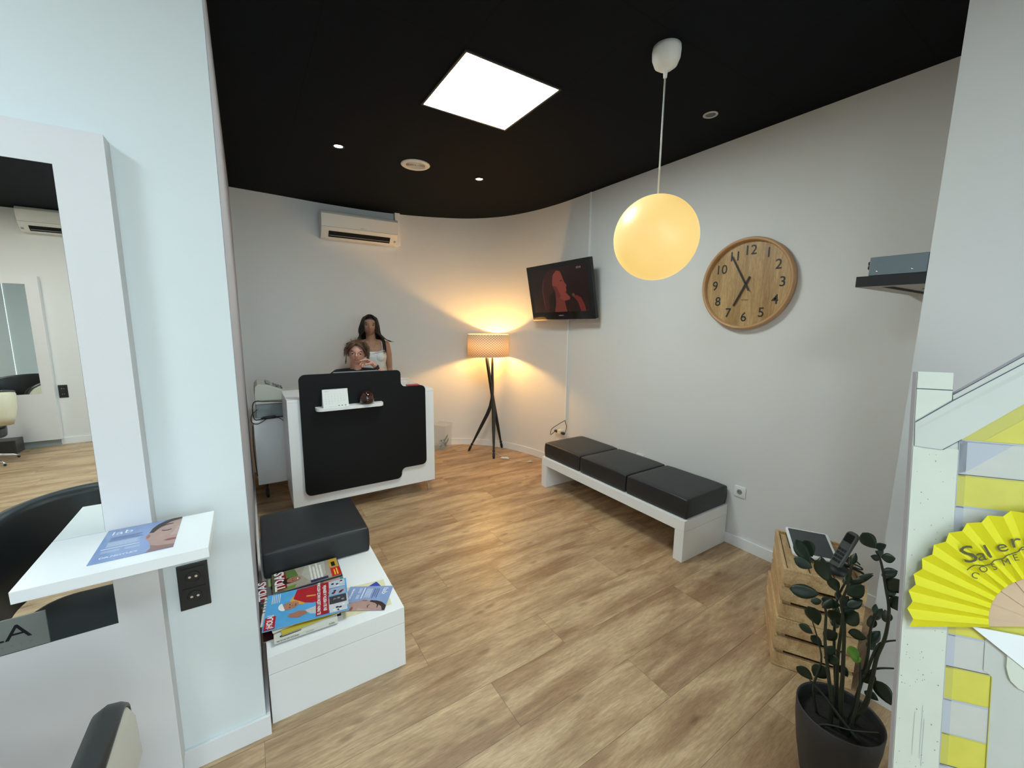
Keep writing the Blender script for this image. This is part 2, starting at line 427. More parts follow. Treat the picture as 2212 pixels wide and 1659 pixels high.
# ------------------------------------------------------------------ ceiling fittings
M_led = mat('led_diffuser', (.9, .9, .9), emit=(.86, 1.0, .97), estr=PANEL_W)
M_led2 = mat('led_diffuser_cool', (.9, .9, .9), emit=(.80, .98, 1.08), estr=PANEL_W * .72)
def led_panel(x, y, label, cat='ceiling light', m=None):
    t = thing('led_panel', (x, y, CH), label, cat, group='square ceiling panels')
    F = MB(); w = .298
    for a, b in (((-w, -w), (w, -w + .012)), ((-w, w - .012), (w, w)), ((-w, -w + .012), (-w + .012, w - .012)), ((w - .012, -w + .012), (w, w - .012))):
        F.box((x + a[0], y + a[1], CH - .008), (x + b[0], y + b[1], CH - .0005), M_black)
    F.build('frame', parent=t)
    MB().box((x - w + .012, y - w + .012, CH - .006), (x + w - .012, y + w - .012, CH - .0005), m or M_led).build('diffuser', parent=t)
    return t
led_panel(1.277, 2.243, 'large square white ceiling panel glowing over the waiting area')
for (x, y, l) in ((-1.45, .45, 'square ceiling panel beside the styling mirror wall'), (.06, -.78, 'square ceiling panel above the entrance behind the camera'),
                  (-.40, -2.4, 'square ceiling panel in the styling room near the far wall'), (.45, -3.0, 'square ceiling panel in the rear corner of the styling room')):
    led_panel(x, y, l, m=M_led2)

M_led_fill = mat('led_fill_warm', (.9, .9, .9), emit=(1, .97, .84), estr=PANEL_W * .9)
led_panel(-2.42, -2.62, 'added square warm white ceiling panel, out of view, brightening the far wall of the styling room', m=M_led_fill)  # unseen panel added to brighten and warm the mirrored far wall

def spot(x, y, label, col, power, on=True):
    t = thing('recessed_spotlight', (x, y, CH), label, 'spotlight', group='small ceiling spotlights')
    ringm = mat('spot_ring_grey', (.45, .43, .40), rough=.35) if not on else M_black
    MB().lathe([(.030, 0), (.043, 0), (.044, -.004), (.036, -.008), (.030, -.004), (.030, 0)], (x, y, CH - .0005), 28, ringm, cap=False).build('trim_ring', parent=t)
    lm = mat('spot_lens_' + ('warm' if col[2] < .7 else 'cool') + ('' if on else '_off'), (.8, .8, .8) if on else (.12, .12, .12), rough=.3, emit=col if on else None, estr=30 if on else 0)
    MB().lathe([(.0005, -.002), (.029, -.002), (.029, -.0005)], (x, y, CH - .001), 24, lm).build('lens', parent=t)
    if on:
        ld = bpy.data.lights.new('spot_beam', 'SPOT'); ld.energy = power; ld.color = col; ld.spot_size = math.radians(100); ld.spot_blend = .6; ld.shadow_soft_size = .03
        lo = bpy.data.objects.new('spot_beam', ld); COL.objects.link(lo); lo.location = (0, 0, -.02); lo.parent = t
spot(.681, 3.464, 'small glowing cool white ceiling spotlight above the desk left end', (.85, .95, 1), SPOT_W)
spot(1.883, 3.479, 'small glowing warm yellow ceiling spotlight near the curved wall', (1, .66, .28), SPOT_W * .9)
spot(2.521, 1.645, 'unlit pale ceiling spotlight beside the right wall', (1, 1, 1), 0, False)

t = thing('ceiling_speaker', (1.285, 3.485, CH), 'round white ceiling speaker with ringed grille between two spotlights', 'speaker')
M_spk = mat('speaker_white', (.78, .74, .68), rough=.45)
MB().lathe([(.078, 0), (.118, 0), (.120, -.004), (.110, -.011), (.085, -.013), (.078, -.009)], (1.285, 3.485, CH - .0005), 40, M_spk, cap=False).build('rim', parent=t)
g = MB().lathe([(.0005, -.004), (.078, -.004), (.079, -.0005)], (1.285, 3.485, CH), 32, mat('speaker_dark', (.05, .05, .05), rough=.7))
for i in range(7):
    r = .012 + i * .0105
    g.lathe([(r, -.0045), (r + .004, -.0045), (r + .004, -.0085), (r, -.0085), (r, -.0045)], (1.285, 3.485, CH), 32, M_spk, cap=False)
g.build('grille', parent=t)

# globe pendant
PX, PY, PZ, PR = 1.765, 1.403, 2.071, .205
t = thing('globe_pendant', (PX, PY, CH), 'large glowing cream globe pendant hanging on a thin cord', 'pendant lamp')
MB().lathe([(.0045, -.135), (.008, -.132), (.0095, -.118), (.010, -.100), (.030, -.096), (.052, -.080), (.064, -.050), (.066, -.020), (.064, -.0008)], (PX, PY, CH), 32, mat('canopy_plaster', (.76, .74, .69), rough=.5, bump=.4, bump_scale=90)).build('canopy', parent=t)
MB().tube([(PX, PY, CH - .13), (PX, PY, PZ + PR - .002)], .0042, mat('cord_clear', (.62, .60, .54), rough=.3), 8).build('cord', parent=t)
gm = mat('opal_globe', (.30, .26, .18), rough=.38, emit=srgb(255, 214, 120), estr=.42)
nt = gm.node_tree; b = nt.nodes['Principled BSDF']
lw = nt.nodes.new('ShaderNodeLayerWeight'); lw.inputs[0].default_value = .35
rp = nt.nodes.new('ShaderNodeValToRGB'); rp.color_ramp.elements[0].color = srgb(255, 222, 122); rp.color_ramp.elements[1].color = srgb(255, 204, 116)
nz = nt.nodes.new('ShaderNodeTexNoise'); nz.inputs['Scale'].default_value = 3; tcg = nt.nodes.new('ShaderNodeTexCoord'); nt.links.new(tcg.outputs['Object'], nz.inputs[0])
nt.links.new(nz.outputs['Fac'], rp.inputs[0]); nt.links.new(rp.outputs[0], b.inputs['Emission Color'])
MB().sphere((PX, PY, PZ), PR, gm, 64, 40).build('globe', parent=t)

# ------------------------------------------------------------------ wall clock
cx, cy, cz = 2.985, 1.564, 1.930
F = frame((cx - .001, cy, cz), (0, -1, 0), (0, 0, 1))   # x to the right as seen, y up, z out of the wall (-X)
t = thing('wall_clock', (cx, cy, cz), 'large round wooden wall clock with black numerals', 'clock')
MB().lathe([(.302, 0), (.313, .002), (.316, .03), (.311, .048), (.302, .052), (.293, .046), (.290, .018)], seg=96, m=mat('clock_rim_wood', srgb(196, 152, 108), rough=.4, noise_amt=.08, noise_scale=8), F=F, cap=False).build('rim', parent=t)
fc = MB().lathe([(.0005, .018), (.2905, .018)], seg=96, m=M_clockw, F=F, cap=False)
fc.build('dial', parent=t)
M_num = mat('numeral_black', (.016, .018, .016), rough=.5)
for i in range(12):
    nm = MB(); h = i + 1; a = PI / 2 - h * PI / 6
    rr = .228
    nm.text(str(h), .092, rr * math.cos(a), rr * math.sin(a) - .030, .0205, M_num, F, bold=.003, center=True, ax=.98)
    nm.build('numeral', parent=t)
MB().text('karlsson', .014, 0, -.112, .0205, M_num, F, center=True).build('maker_mark', parent=t)
def hand(a, L, back, w, z):
    c, s = math.cos(a), math.sin(a)
    return MB().prism([(-back * c - w * s, -back * s + w * c), (-back * c + w * s, -back * s - w * c), (L * c + w * s, L * s - w * c), (L * c - w * s, L * s + w * c)], z, z + .003, M_num, F)
hand(math.atan2(.207, -.115), .235, .055, .0045, .030).build('minute_hand', parent=t)
hand(math.atan2(-.147, -.072), .165, .055, .0055, .026).build('hour_hand', parent=t)

# ------------------------------------------------------------------ television on the right wall
P = [Vector((2.705, 3.884, 2.259)), Vector((2.762, 2.925, 2.269)), Vector((2.876, 2.939, 1.692)), Vector((2.820, 3.897, 1.682))]
ux = (P[1] - P[0] + P[2] - P[3]).normalized(); uy = (P[0] - P[3] + P[1] - P[2]); ctr = sum(P, Vector()) / 4
F = frame(ctr, ux, uy)
hw, hh = .480, .293
t = thing('television', tuple(ctr), 'flat black television showing a singer in dark red light', 'television')
body = rpoly([(-hw, -hh), (hw, -hh), (hw, hh), (-hw, hh)], .008, 3)
MB().prism(body, -.042, 0, M_gloss, F).build('bezel', parent=t, bevel=.003)
MB().prism([(x * .93, y * .9) for x, y in body], -.075, -.0425, M_black, F).build('back_cover', parent=t, bevel=.006)
MB().box((-hw, -hh - .008, -.03), (hw, -hh, .003), mat('tv_silver', (.5, .5, .5), rough=.2, metal=.9), F).build('bottom_strip', parent=t)
def em(n, r, g, b, s=1.0): return mat('tv_' + n, (.004, .004, .004), rough=.25, emit=srgb(r, g, b), estr=s * .26)
sx0, sx1, sy0, sy1 = -.425, .425, -.213, .245
s = MB().rect(sx0, sy0, sx1, sy1, .0006, em('dark', 34, 10, 12), F)
L1, L2, L3, L4 = .0010, .0014, .0018, .0022
s.poly([(-.24, -.213), (-.26, .02), (-.20, .17), (-.08, .235), (.03, .225), (.08, .16), (.10, .05), (.0, -.02), (-.02, -.213)], L1, em('hair', 62, 20, 20), F)
s.poly([(-.245, -.18), (-.262, .02), (-.215, .15), (-.205, .14), (-.24, .02), (-.225, -.18)], L2, em('hairlight', 96, 38, 34), F)
s.poly([(-.18, -.213), (-.16, -.05), (-.06, .02), (-.06, -.10), (-.09, -.213)], L2, em('hairdark', 28, 8, 9), F)
s.poly([(-.085, .07), (-.06, .17), (.0, .215), (.06, .20), (.085, .14), (.105, .085), (.135, .055), (.118, .035), (.125, .005), (.112, -.012), (.128, -.035), (.165, -.065), (.155, -.09), (.08, -.10), (.0, -.07), (-.045, .0)], L3, em('face', 150, 66, 54), F)
s.poly([(-.045, .0), (.0, -.07), (.08, -.10), (.10, -.213), (-.09, -.213), (-.05, -.12)], L2, em('neck', 124, 52, 42), F)
s.poly([(-.085, .07), (-.02, .05), (.03, -.05), (.0, -.07), (-.045, .0)], L4, em('cheek', 110, 42, 38), F)
s.poly([(.04, .11), (.075, .115), (.075, .103), (.045, .10)], L4, em('eye', 60, 20, 18), F)
s.poly([(.10, -.012), (.125, -.008), (.12, -.022), (.10, -.022)], L4, em('mouth', 96, 26, 28), F)
s.ell(.215, -.045, .02, .018, L4, em('mic', 96, 70, 60), F)
s.poly([(.21, -.06), (.26, -.05), (.32, -.08), (.36, -.16), (.37, -.213), (.30, -.213), (.27, -.12)], L3, em('hand', 120, 38, 36), F)
s.text('RTVE', .028, .29, .205, L4, em('logo', 170, 150, 150), F, bold=.01)
s.build('screen', parent=t, recalc=False)
MB().text('SAMSUNG', .017, 0, -.257, .0008, mat('tv_logo', (.5, .5, .5), rough=.3, metal=.6), F, bold=.01, center=True).build('maker_badge', parent=t, recalc=False)
c = ctr + F.to_3x3() @ Vector((0, 0, -.075))
a = MB().box((2.962, c.y - .08, c.z - .1), (2.9845, c.y + .08, c.z + .1), M_black)
a.tube([c + Vector((-.01, 0, 0)), (2.965, c.y, c.z)], .025, M_black, 12); a.build('wall_bracket', parent=t)

# cable duct on the right wall, both runs
struct(MB().box((2.970, 3.163, 2.26), (2.9845, 3.181, CH - .001), M_trim).build('trim_1', bevel=.002))
struct(MB().box((2.968, 3.445, .56), (2.9825, 3.463, 1.75), M_trim).build('trim_2', bevel=.002))

# adapter with plugs
t = thing('power_adapter', (2.983, 3.50, .42), 'white multi plug adapter with two black plugs near the bench end', 'adapter')
MB().box((2.925, 3.475, .39), (2.982, 3.535, .44), mat('adapter_ivory', srgb(226, 220, 196), rough=.4)).build('body', parent=t, bevel=.008)
MB().lathe([(.013, 0), (.016, .01), (.017, .035), (.010, .05)], F=frame((2.945, 3.475, .412), (1, 0, 0), (0, 0, 1)) @ Matrix.Rotation(PI, 4, 'Y') if False else frame((2.94, 3.468, .41), (1, 0, 0), (0, 0, 1)), seg=14, m=M_black).build('plug', parent=t)
MB().lathe([(.013, 0), (.016, .01), (.017, .035), (.010, .05)], F=frame((2.94, 3.542, .41), (-1, 0, 0), (0, 0, 1)), seg=14, m=M_black).build('plug', parent=t)
tag(MB().tube(catmull([(2.94, 3.425, .405), (2.93, 3.395, .43), (2.95, 3.40, .50), (2.965, 3.45, .56)], 6), .0035, M_black, 8).build('black_cable', origin=(2.95, 3.41, .46)),
    'short black cable looping from the right plug up to the wall duct', 'cable', 'black cables at the adapter')
tag(MB().tube(catmull([(2.965, 3.458, .55), (2.93, 3.52, .50), (2.90, 3.60, .43), (2.905, 3.625, .36), (2.93, 3.60, .385), (2.938, 3.59, .405)], 6), .0035, M_black, 8).build('black_cable', origin=(2.92, 3.58, .46)),
    'black cable dropping from the wall duct to the left plug', 'cable', 'black cables at the adapter')

# wall sockets
def socket(y, z, label):
    t = thing('wall_socket', (2.985, y, z), label, 'socket')
    F = frame((2.9845, y, z), (0, -1, 0), (0, 0, 1))
    MB().prism(rpoly([(-.041, -.041), (.041, -.041), (.041, .041), (-.041, .041)], .008, 4), 0, .008, M_trim, F).build('frame', parent=t, bevel=.002)
    mb = MB().prism(rpoly([(-.029, -.029), (.029, -.029), (.029, .029), (-.029, .029)], .005, 3), .008, .011, M_trim, F)
    mb.lathe([(.0195, .0105), (.0195, .012), (.018, .012), (.017, .0095)], seg=24, m=M_greyp, F=F, cap=False).ell(0, 0, .0175, .0175, .0112, mat('socket_well', (.25, .28, .24), rough=.6), F)
    mb.ell(-.008, 0, .003, .003, .0118, M_dark, F).ell(.008, 0, .003, .003, .0118, M_dark, F)
    mb.build('insert', parent=t, recalc=False)
socket(1.475, .427, 'white wall socket right of the three cushion bench')
socket(2.392, .420, 'white wall socket half hidden behind the middle bench cushion')

# ------------------------------------------------------------------ benches
def cushion(x0, y0, x1, y1, z0, label, group, h=.147):
    mb = MB(); mb.box((x0, y0, z0), (x1, y1, z0 + h), M_blackv)
    c = ((x0 + x1) / 2, (y0 + y1) / 2, z0)
    bmesh.ops.subdivide_edges(mb.bm, edges=mb.bm.edges[:], cuts=7, use_grid_fill=True)
    hx, hy = (x1 - x0) / 2, (y1 - y0) / 2
    for v in mb.bm.verts:
        u, w, q = (v.co.x - c[0]) / hx, (v.co.y - c[1]) / hy, (v.co.z - z0) / h
        v.co.z += .006 * (1 - u * u) * (1 - w * w) * (q > .99) - (.004 if q > .99 and abs(u) > .99 and abs(w) > .99 else 0)
        k = math.sin(PI * q) * .004
        v.co.x += (k if u > .99 else -k if u < -.99 else 0); v.co.y += (k if w > .99 else -k if w < -.99 else 0)
        n = noise.noise(v.co * 9) * .0022; v.co.z += n * (q > .5)
    for f in mb.bm.faces: f.smooth = True
    o = mb.build('bench_cushion', origin=c, bevel=.010, bseg=3, weld=.0001)
    return tag(o, label, 'cushion', group)
def bench(name, x0, y0, x1, y1, label, cat='bench'):
    t = thing(name, ((x0 + x1) / 2, (y0 + y1) / 2, 0), label, cat)
    zt, zs, th = .305, .224, .072
    MB().box((x0, y0, zs + .001), (x1, y1, zt), M_white).build('top', parent=t, bevel=.0012)
    MB().box((x0, y0, 0), (x1, y0 + th, zs - .001), M_white).build('end_panel', parent=t, bevel=.0012)
    MB().box((x0, y1 - th, 0), (x1, y1, zs - .001), M_white).build('end_panel', parent=t, bevel=.0012)
    return t
bench('waiting_bench', 2.436, 1.550, 2.970, 3.168, 'long low white bench with three black cushions along the right wall')
for a, b, l in ((2.648, 3.158, 'black bench cushion farthest from the camera, at the lamp end'), (2.108, 2.632, 'black bench cushion in the middle of the three'), (1.560, 2.090, 'black bench cushion nearest the wooden crates')):
    cushion(2.462, a, 2.962, b, .3055, l, 'three black cushions on the long bench')
bench('magazine_bench', -.020, 1.741, .538, 2.838, 'low white bench by the left wall carrying magazines')
cushion(-.008, 2.320, .522, 2.825, .3055, 'single black bench cushion beside the magazines', 'lone cushion on the magazine bench')

# ------------------------------------------------------------------ reception desk
t = thing('reception_desk', (.85, 3.9, 0), 'white reception desk with a stepped black front panel', 'desk')
dz = 1.014
MB().box((.232, 3.62, .113), (1.463, 3.645, dz - .022), M_white).build('front_board', parent=t, bevel=.001)
MB().box((.232, 3.6455, .113), (.257, 4.168, dz - .022), M_white).build('side_panel', parent=t, bevel=.001)
MB().box((1.438, 3.6455, .113), (1.463, 4.14, dz - .022), M_white).build('side_panel', parent=t, bevel=.001)
MB().box((.232, 3.62, dz - .0215), (1.463, 4.168, dz), M_white).build('desktop', parent=t, bevel=.0015)
MB().box((.2575, 3.6455, .55), (1.4375, 3.90, .572), M_white).build('inner_shelf', parent=t)
pts = [(.324, .200), (1.130, .200), (1.130, .296), (1.373, .296), (1.373, 1.060), (1.143, 1.060), (1.143, 1.213), (.324, 1.213)]
FD = frame((0, 3.6195, 0), (1, 0, 0), (0, 0, 1))   # z points to -Y (front)
pp = rpoly(pts, [.05, .045, .045, .045, .042, .045, .034, .05], 8)
MB().prism(pp, .0, .024, mat('panel_black', (.0042, .0046, .005), rough=.6, spec=.25), FD).build('front_panel', parent=t, bevel=.0015)
sh = rpoly([(.430, 3.5950), (.430, 3.500), (.965, 3.500), (.965, 3.5950)], [0, .045, .045, 0], 6)
MB().prism(sh, .921, .948, M_white).build('panel_shelf', parent=t, bevel=.002)
for x in (.27, 1.405):
    for y in (3.66, 4.12):
        s = 1 if x > 1 else -1
        q = MB(); F = frame((x, y, 0), (1, 0, 0), (0, 0, 1))
        q.prism([(-.030, .1125), (.026, .1125), (.022, .0) if s > 0 else (-.006, 0), (-.004, .0) if s > 0 else (-.028, 0), (-.006, .06)], -.012, .012, M_chrome, F)
        q.build('leg', parent=t, bevel=.002)

# on the panel shelf
zc = .9485
t = thing('desk_calendar', (.578, 3.545, zc), 'white flip calendar standing on the black panel shelf', 'calendar')
Mp = mat('calendar_paper', (.80, .81, .79), rough=.6); Mg = mat('calendar_grey', (.42, .42, .42), rough=.6)
def cal():
    x0, x1 = .482, .676
    F = frame((0, 3.512, zc), (1, 0, 0), (0, .24, .97))
    MB().prism([(x0, 0), (x1, 0), (x1, .148), (x0, .148)], -.0015, 0, Mp, F).build('front_page', parent=t)
    F2 = frame((0, 3.592, zc), (1, 0, 0), (0, -.28, .96))
    MB().prism([(x0, 0), (x1, 0), (x1, .147), (x0, .147)], 0, .0015, Mp, F2).build('back_board', parent=t)
    q = MB()
    for i in range(24):
        x = x0 + .006 + i * (x1 - x0 - .012) / 23
        c = F @ Vector((x, .146, -.002))
        q.tube([c + Vector((0, .004 * math.cos(a * PI / 4), .004 * math.sin(a * PI / 4))) for a in range(9)], .0006, M_black, 4)
    q.build('wire_binding', parent=t)
    q = MB()
    q.text('ENERO', .009, .50, .128, .0003, Mg, F)
    for r in range(5):
        for c in range(7):
            n = r * 7 + c + 1
            if n > 31: break
            q.text(str(n), .0085, .500 + c * .023, .104 - r * .019, .0003, Mg, F)
    for i in range(3): q.ell(.60 + i * .025, .010, .006, .003, .0003, M_black, F, 10)
    q.rect(.49, .004, .66, .0055, .0003, Mg, F)
    q.build('date_grid', parent=t, recalc=False)
cal()
t = thing('glass_globe_jar', (.826, 3.530, zc), 'dark brown glass ball jar on the black panel shelf', 'jar')
M_bg = mat('brown_glass', (.055, .018, .014), rough=.04, coat=.6, trans=.35)
MB().lathe([(.03, 0), (.045, .003), (.056, .016), (.060, .034), (.061, .040)], (.826, 3.530, zc), 36, M_bg).build('bowl', parent=t)
MB().lathe([(.062, .041), (.0625, .046), (.061, .062), (.053, .085), (.038, .101), (.018, .110), (.001, .112)], (.826, 3.530, zc), 36, M_bg).build('lid', parent=t)

# things on the desk top
t = thing('laptop', (.81, 3.86, dz), 'thin laptop lid edge showing above the black panel', 'laptop')
MB().box((.62, 3.70, dz + .0005), (1.00, 3.93, dz + .016), M_greyp).build('keyboard_base', parent=t, bevel=.003)
F = frame((.81, 3.69, dz + .016), (1, 0, 0), (0, .55, .83))
F = frame((.81, 3.72, dz + .018), (1, 0, 0), (0, .42, .91))
MB().prism(rpoly([(-.20, 0), (.20, 0), (.20, .181), (-.20, .181)], .008, 4), -.004, .006, mat('laptop_lid', (.03, .034, .04), rough=.5), F).build('lid', parent=t)
MB().box((-.198, .1795, -.0045), (.198, .1830, .0065), mat('laptop_edge', (.30, .31, .31), rough=.4), F).build('lid_edge', parent=t)
# clear acrylic holder and a red booklet
M_acr = mat('clear_acrylic', (.85, .88, .88), rough=.05, alpha=.13)
t = thing('acrylic_holder', (1.32, 4.0, dz), 'small clear acrylic holder on the desk right end', 'holder')
F = Matrix.Translation((1.30, 4.03, dz + .0005))
q = MB().box((-.055, -.03, 0), (.055, .03, .003), M_acr, F).box((-.055, -.03, .003), (-.052, .03, .062), M_acr, F).box((.052, -.03, .003), (.055, .03, .062), M_acr, F).box((-.052, .027, .003), (.052, .03, .062), M_acr, F).box((-.052, -.03, .003), (.052, -.027, .045), M_acr, F)
q.build('tray', parent=t)
MB().tube([(1.245, 4.0, dz + .063), (1.355, 4.0, dz + .063), (1.355, 4.06, dz + .063), (1.245, 4.06, dz + .063), (1.245, 4.0, dz + .063)], .0015, M_white, 5).build('rim', parent=t)
tag(MB().box((1.30, 3.86, dz + .0005), (1.42, 3.94, dz + .012), M_red).build('red_booklet', origin=(1.36, 3.9, dz), bevel=.002), 'red booklet lying on the desk right end', 'booklet')

# ------------------------------------------------------------------ cabinet, fax and cables left of the desk
t = thing('rolling_cabinet', (.21, 4.48, 0), 'white cabinet on black castors behind the reception desk', 'cabinet')
MB().box((.002, 4.22, .15), (.42, 4.78, .735), M_white).build('body', parent=t, bevel=.0015)
MB().box((-.006, 4.205, .736), (.43, 4.79, .756), M_white).build('top', parent=t, bevel=.0015)
for x in (.07, .36):
    for y in (4.28, 4.72):
        F = frame((x - .012, y, .045), (0, 1, 0), (0, 0, 1))
        MB().lathe([(.0005, 0), (.042, 0), (.045, .004), (.045, .020), (.042, .024), (.0005, .024)], F=F, seg=20, m=M_black).box((-.02, .03, .002), (.02, .104, .022), M_black, F).build('castor', parent=t)
t = thing('fax_machine', (.21, 4.45, .757), 'beige fax machine standing on a grey box', 'fax machine')
F = frame((0, 4.66, 0), (1, 0, 0), (0, 0, 1))  # z toward -Y
prof = [(.028, .885), (.40, .885), (.40, .960), (.33, .965), (.24, 1.010), (.13, 1.060), (.055, 1.068), (.034, 1.045), (.026, .97)]
MB().prism(rpoly(prof, .008, 3), 0, .38, M_plast, F).build('body', parent=t, bevel=.004)
F3 = frame((.14, 4.47, 1.063), Vector((.11, 0, -.050)), (0, 1, 0))
q = MB().box((-.02, -.14, 0), (.02, .10, .004), M_greyp, F3)
q.build('display', parent=t)
q = MB()
for i in range(4):
    for j in range(6): q.box((.042 + i * .022, -.15 + j * .03, .0), (.056 + i * .022, -.132 + j * .03, .006), M_black if (i + j) % 2 else M_greyp, F3)
q.build('keypad', parent=t)
MB().box((.024, 4.275, .915), (.404, 4.2785, .919), mat('line_grey', (.25, .25, .25), rough=.5)).build('seam_line', parent=t)
tag(MB().box((.030, 4.29, .7575), (.40, 4.66, .884), mat('box_grey', srgb(134, 142, 142), rough=.5)).build('storage_box', origin=(.21, 4.47, .757), bevel=.004), 'flat grey box under the fax machine', 'box')
def cable(pts, r, label, grp=None, n=8, m=None, name='black_cable'):
    c = Vector(pts[0])
    return tag(MB().tube(catmull(pts, n), r, m or M_black, 8).build(name, origin=tuple(c)), label, 'cable', grp)
cable([(.30, 4.17, .915), (.10, 4.20, .925), (.03, 4.23, .925), (.005, 4.24, .88), (.010, 4.22, .77), (.06, 4.20, .765), (.12, 4.19, .772)], .0045, 'thick black cable looping beside the fax machine')
cable([(.04, 4.18, .86), (-.005, 4.17, .82), (-.012, 4.16, .76), (.03, 4.17, .73), (.10, 4.18, .765)], .003, 'thin black cable hanging over the cabinet corner')
cable([(-.005, 4.185, .72), (-.012, 4.18, .55), (-.008, 4.19, .38), (.0, 4.19, .25)], .004, 'black cable hanging down the cabinet left side')
cable([(.15, 4.188, .775), (.20, 4.185, .765), (.26, 4.185, .71)], .003, 'thin black cable drooping across the cabinet top edge')
t = tag(MB().tube([(.06, 4.19, .772), (.085, 4.19, .776), (.17, 4.19, .778), (.185, 4.19, .776), (.24, 4.19, .776)], [.006, .014, .014, .006, .004], M_black, 12).build('power_brick', origin=(.13, 4.19, .76)), 'black inline power brick lying along the cabinet top', 'power brick')

# ------------------------------------------------------------------ air conditioner
def aircon(cxx, yb, z0, z1, w, F, label):
    """F: local x along wall, y up, z out of wall"""
    h = z1 - z0
    t = thing('air_conditioner', tuple(F.translation), label, 'air conditioner')
    M_ac = mat('aircon_plastic', (.74, .73, .69), rough=.4)
    prof = [(0, 0), (.10, 0), (.165, .075), (.185, .105), (.205, .24), (.19, h), (0, h)]   # (depth, height)
    G = F @ frame((-w / 2, 0, 0), (0, 0, 1), (0, 1, 0))
    G2 = Matrix(G)
    q = MB().prism(rpoly(prof, [0, .02, .01, .006, .01, .02, 0], 3), 0, -w, M_ac, G2); q.build('casing', parent=t, bevel=.003)
    d1, d0 = Vector((0, .105, .185)), Vector((0, .0, .10))
    # louvre recess on the sloped lower front
    A = Vector((0, .010, .1095)); B = Vector((0, .072, .1635)); S = (B - A).normalized()
    S2 = frame(F @ A, F.to_3x3() @ Vector((1, 0, 0)), F.to_3x3() @ S)
    MB().box((-w * .41, .005, -.002), (w * .40, .078, .002), M_dark, S2).build('outlet', parent=t)
    MB().box((-w * .40, .026, .002), (w * .39, .031, .009), mat('louvre_grey', (.30, .30, .30), rough=.3), S2).build('louvre', parent=t)
    Fp = F @ frame((0, .108, .1862), (1, 0, 0), (0, .135, .020))
    MB().box((-w / 2 + .004, -.0015, -.001), (w / 2 - .004, .0015, .001), mat('line_grey', (.25, .25, .25)), Fp).text('FUJITSU', .018, .02, -.02 + .03, .0012, M_greyp, Fp, center=True).build('badge', parent=t, recalc=False)
    MB().box((w * .455, .02, .001), (w * .485, .045, .003), M_greyp, S2).build('indicator', parent=t)
    return t
F = frame((1.185, 5.165, 2.553), (1, -.012, 0), (0, 0, 1))
aircon(0, 0, 2.553, 2.825, .83, F, 'white wall air conditioner under the black ceiling by the back wall')
struct(MB().box((1.603, 5.085, 2.553), (1.665, 5.15, CH - .001), M_trim).build('trim_3', bevel=.002))

# ------------------------------------------------------------------ floor lamp
LX, LY = 2.500, 4.390
t = thing('floor_lamp', (LX, LY, 0), 'tripod floor lamp with a patterned glowing drum shade', 'floor lamp')
feet = [(2.313, 4.565), (2.432, 4.125), (2.754, 4.457)]
tops = [(2.566, 4.40), (2.520, 4.47), (2.440, 4.36)]
mids = [(2.568, 4.395), (2.556, 4.345), (2.590, 4.405)]
M_leg = mat('lamp_leg_black', (.010, .010, .011), rough=.35)
for (fx, fy), (tx, ty), (jx, jy) in zip(feet, tops, mids):
    a, b = Vector((fx, fy, 0)), Vector((tx, ty, 1.30)); d = b - a
    prof = [(0, .011), (.02, .016), (.045, .016), (.05, .010), (.058, .010), (.063, .017), (.073, .017), (.078, .011), (.085, .012), (.25, .021), (.42, .024), (.60, .020), (.85, .015), (1, .011)]
    J = Vector((jx, jy, .62)); zj = .62 / 1.30
    def onleg(u):
        if u < .38: return a.lerp(J, u / zj)
        if u > .60: return J.lerp(b, (u - zj) / (1 - zj))
        k = (u - .38) / .22; return a.lerp(J, .38 / zj) * (1 - k) ** 2 + J * 2 * k * (1 - k) + J.lerp(b, (.60 - zj) / (1 - zj)) * k * k
    prof = prof[:10] + [(.38, .023), (.46, .023), (.54, .022), (.62, .020), (.85, .015), (1, .011)]
    MB().tube([onleg(u) for u, r in prof], [r for u, r in prof], M_leg, 14).build('leg', parent=t)
z0, z1, RR = 1.236, 1.500, .252
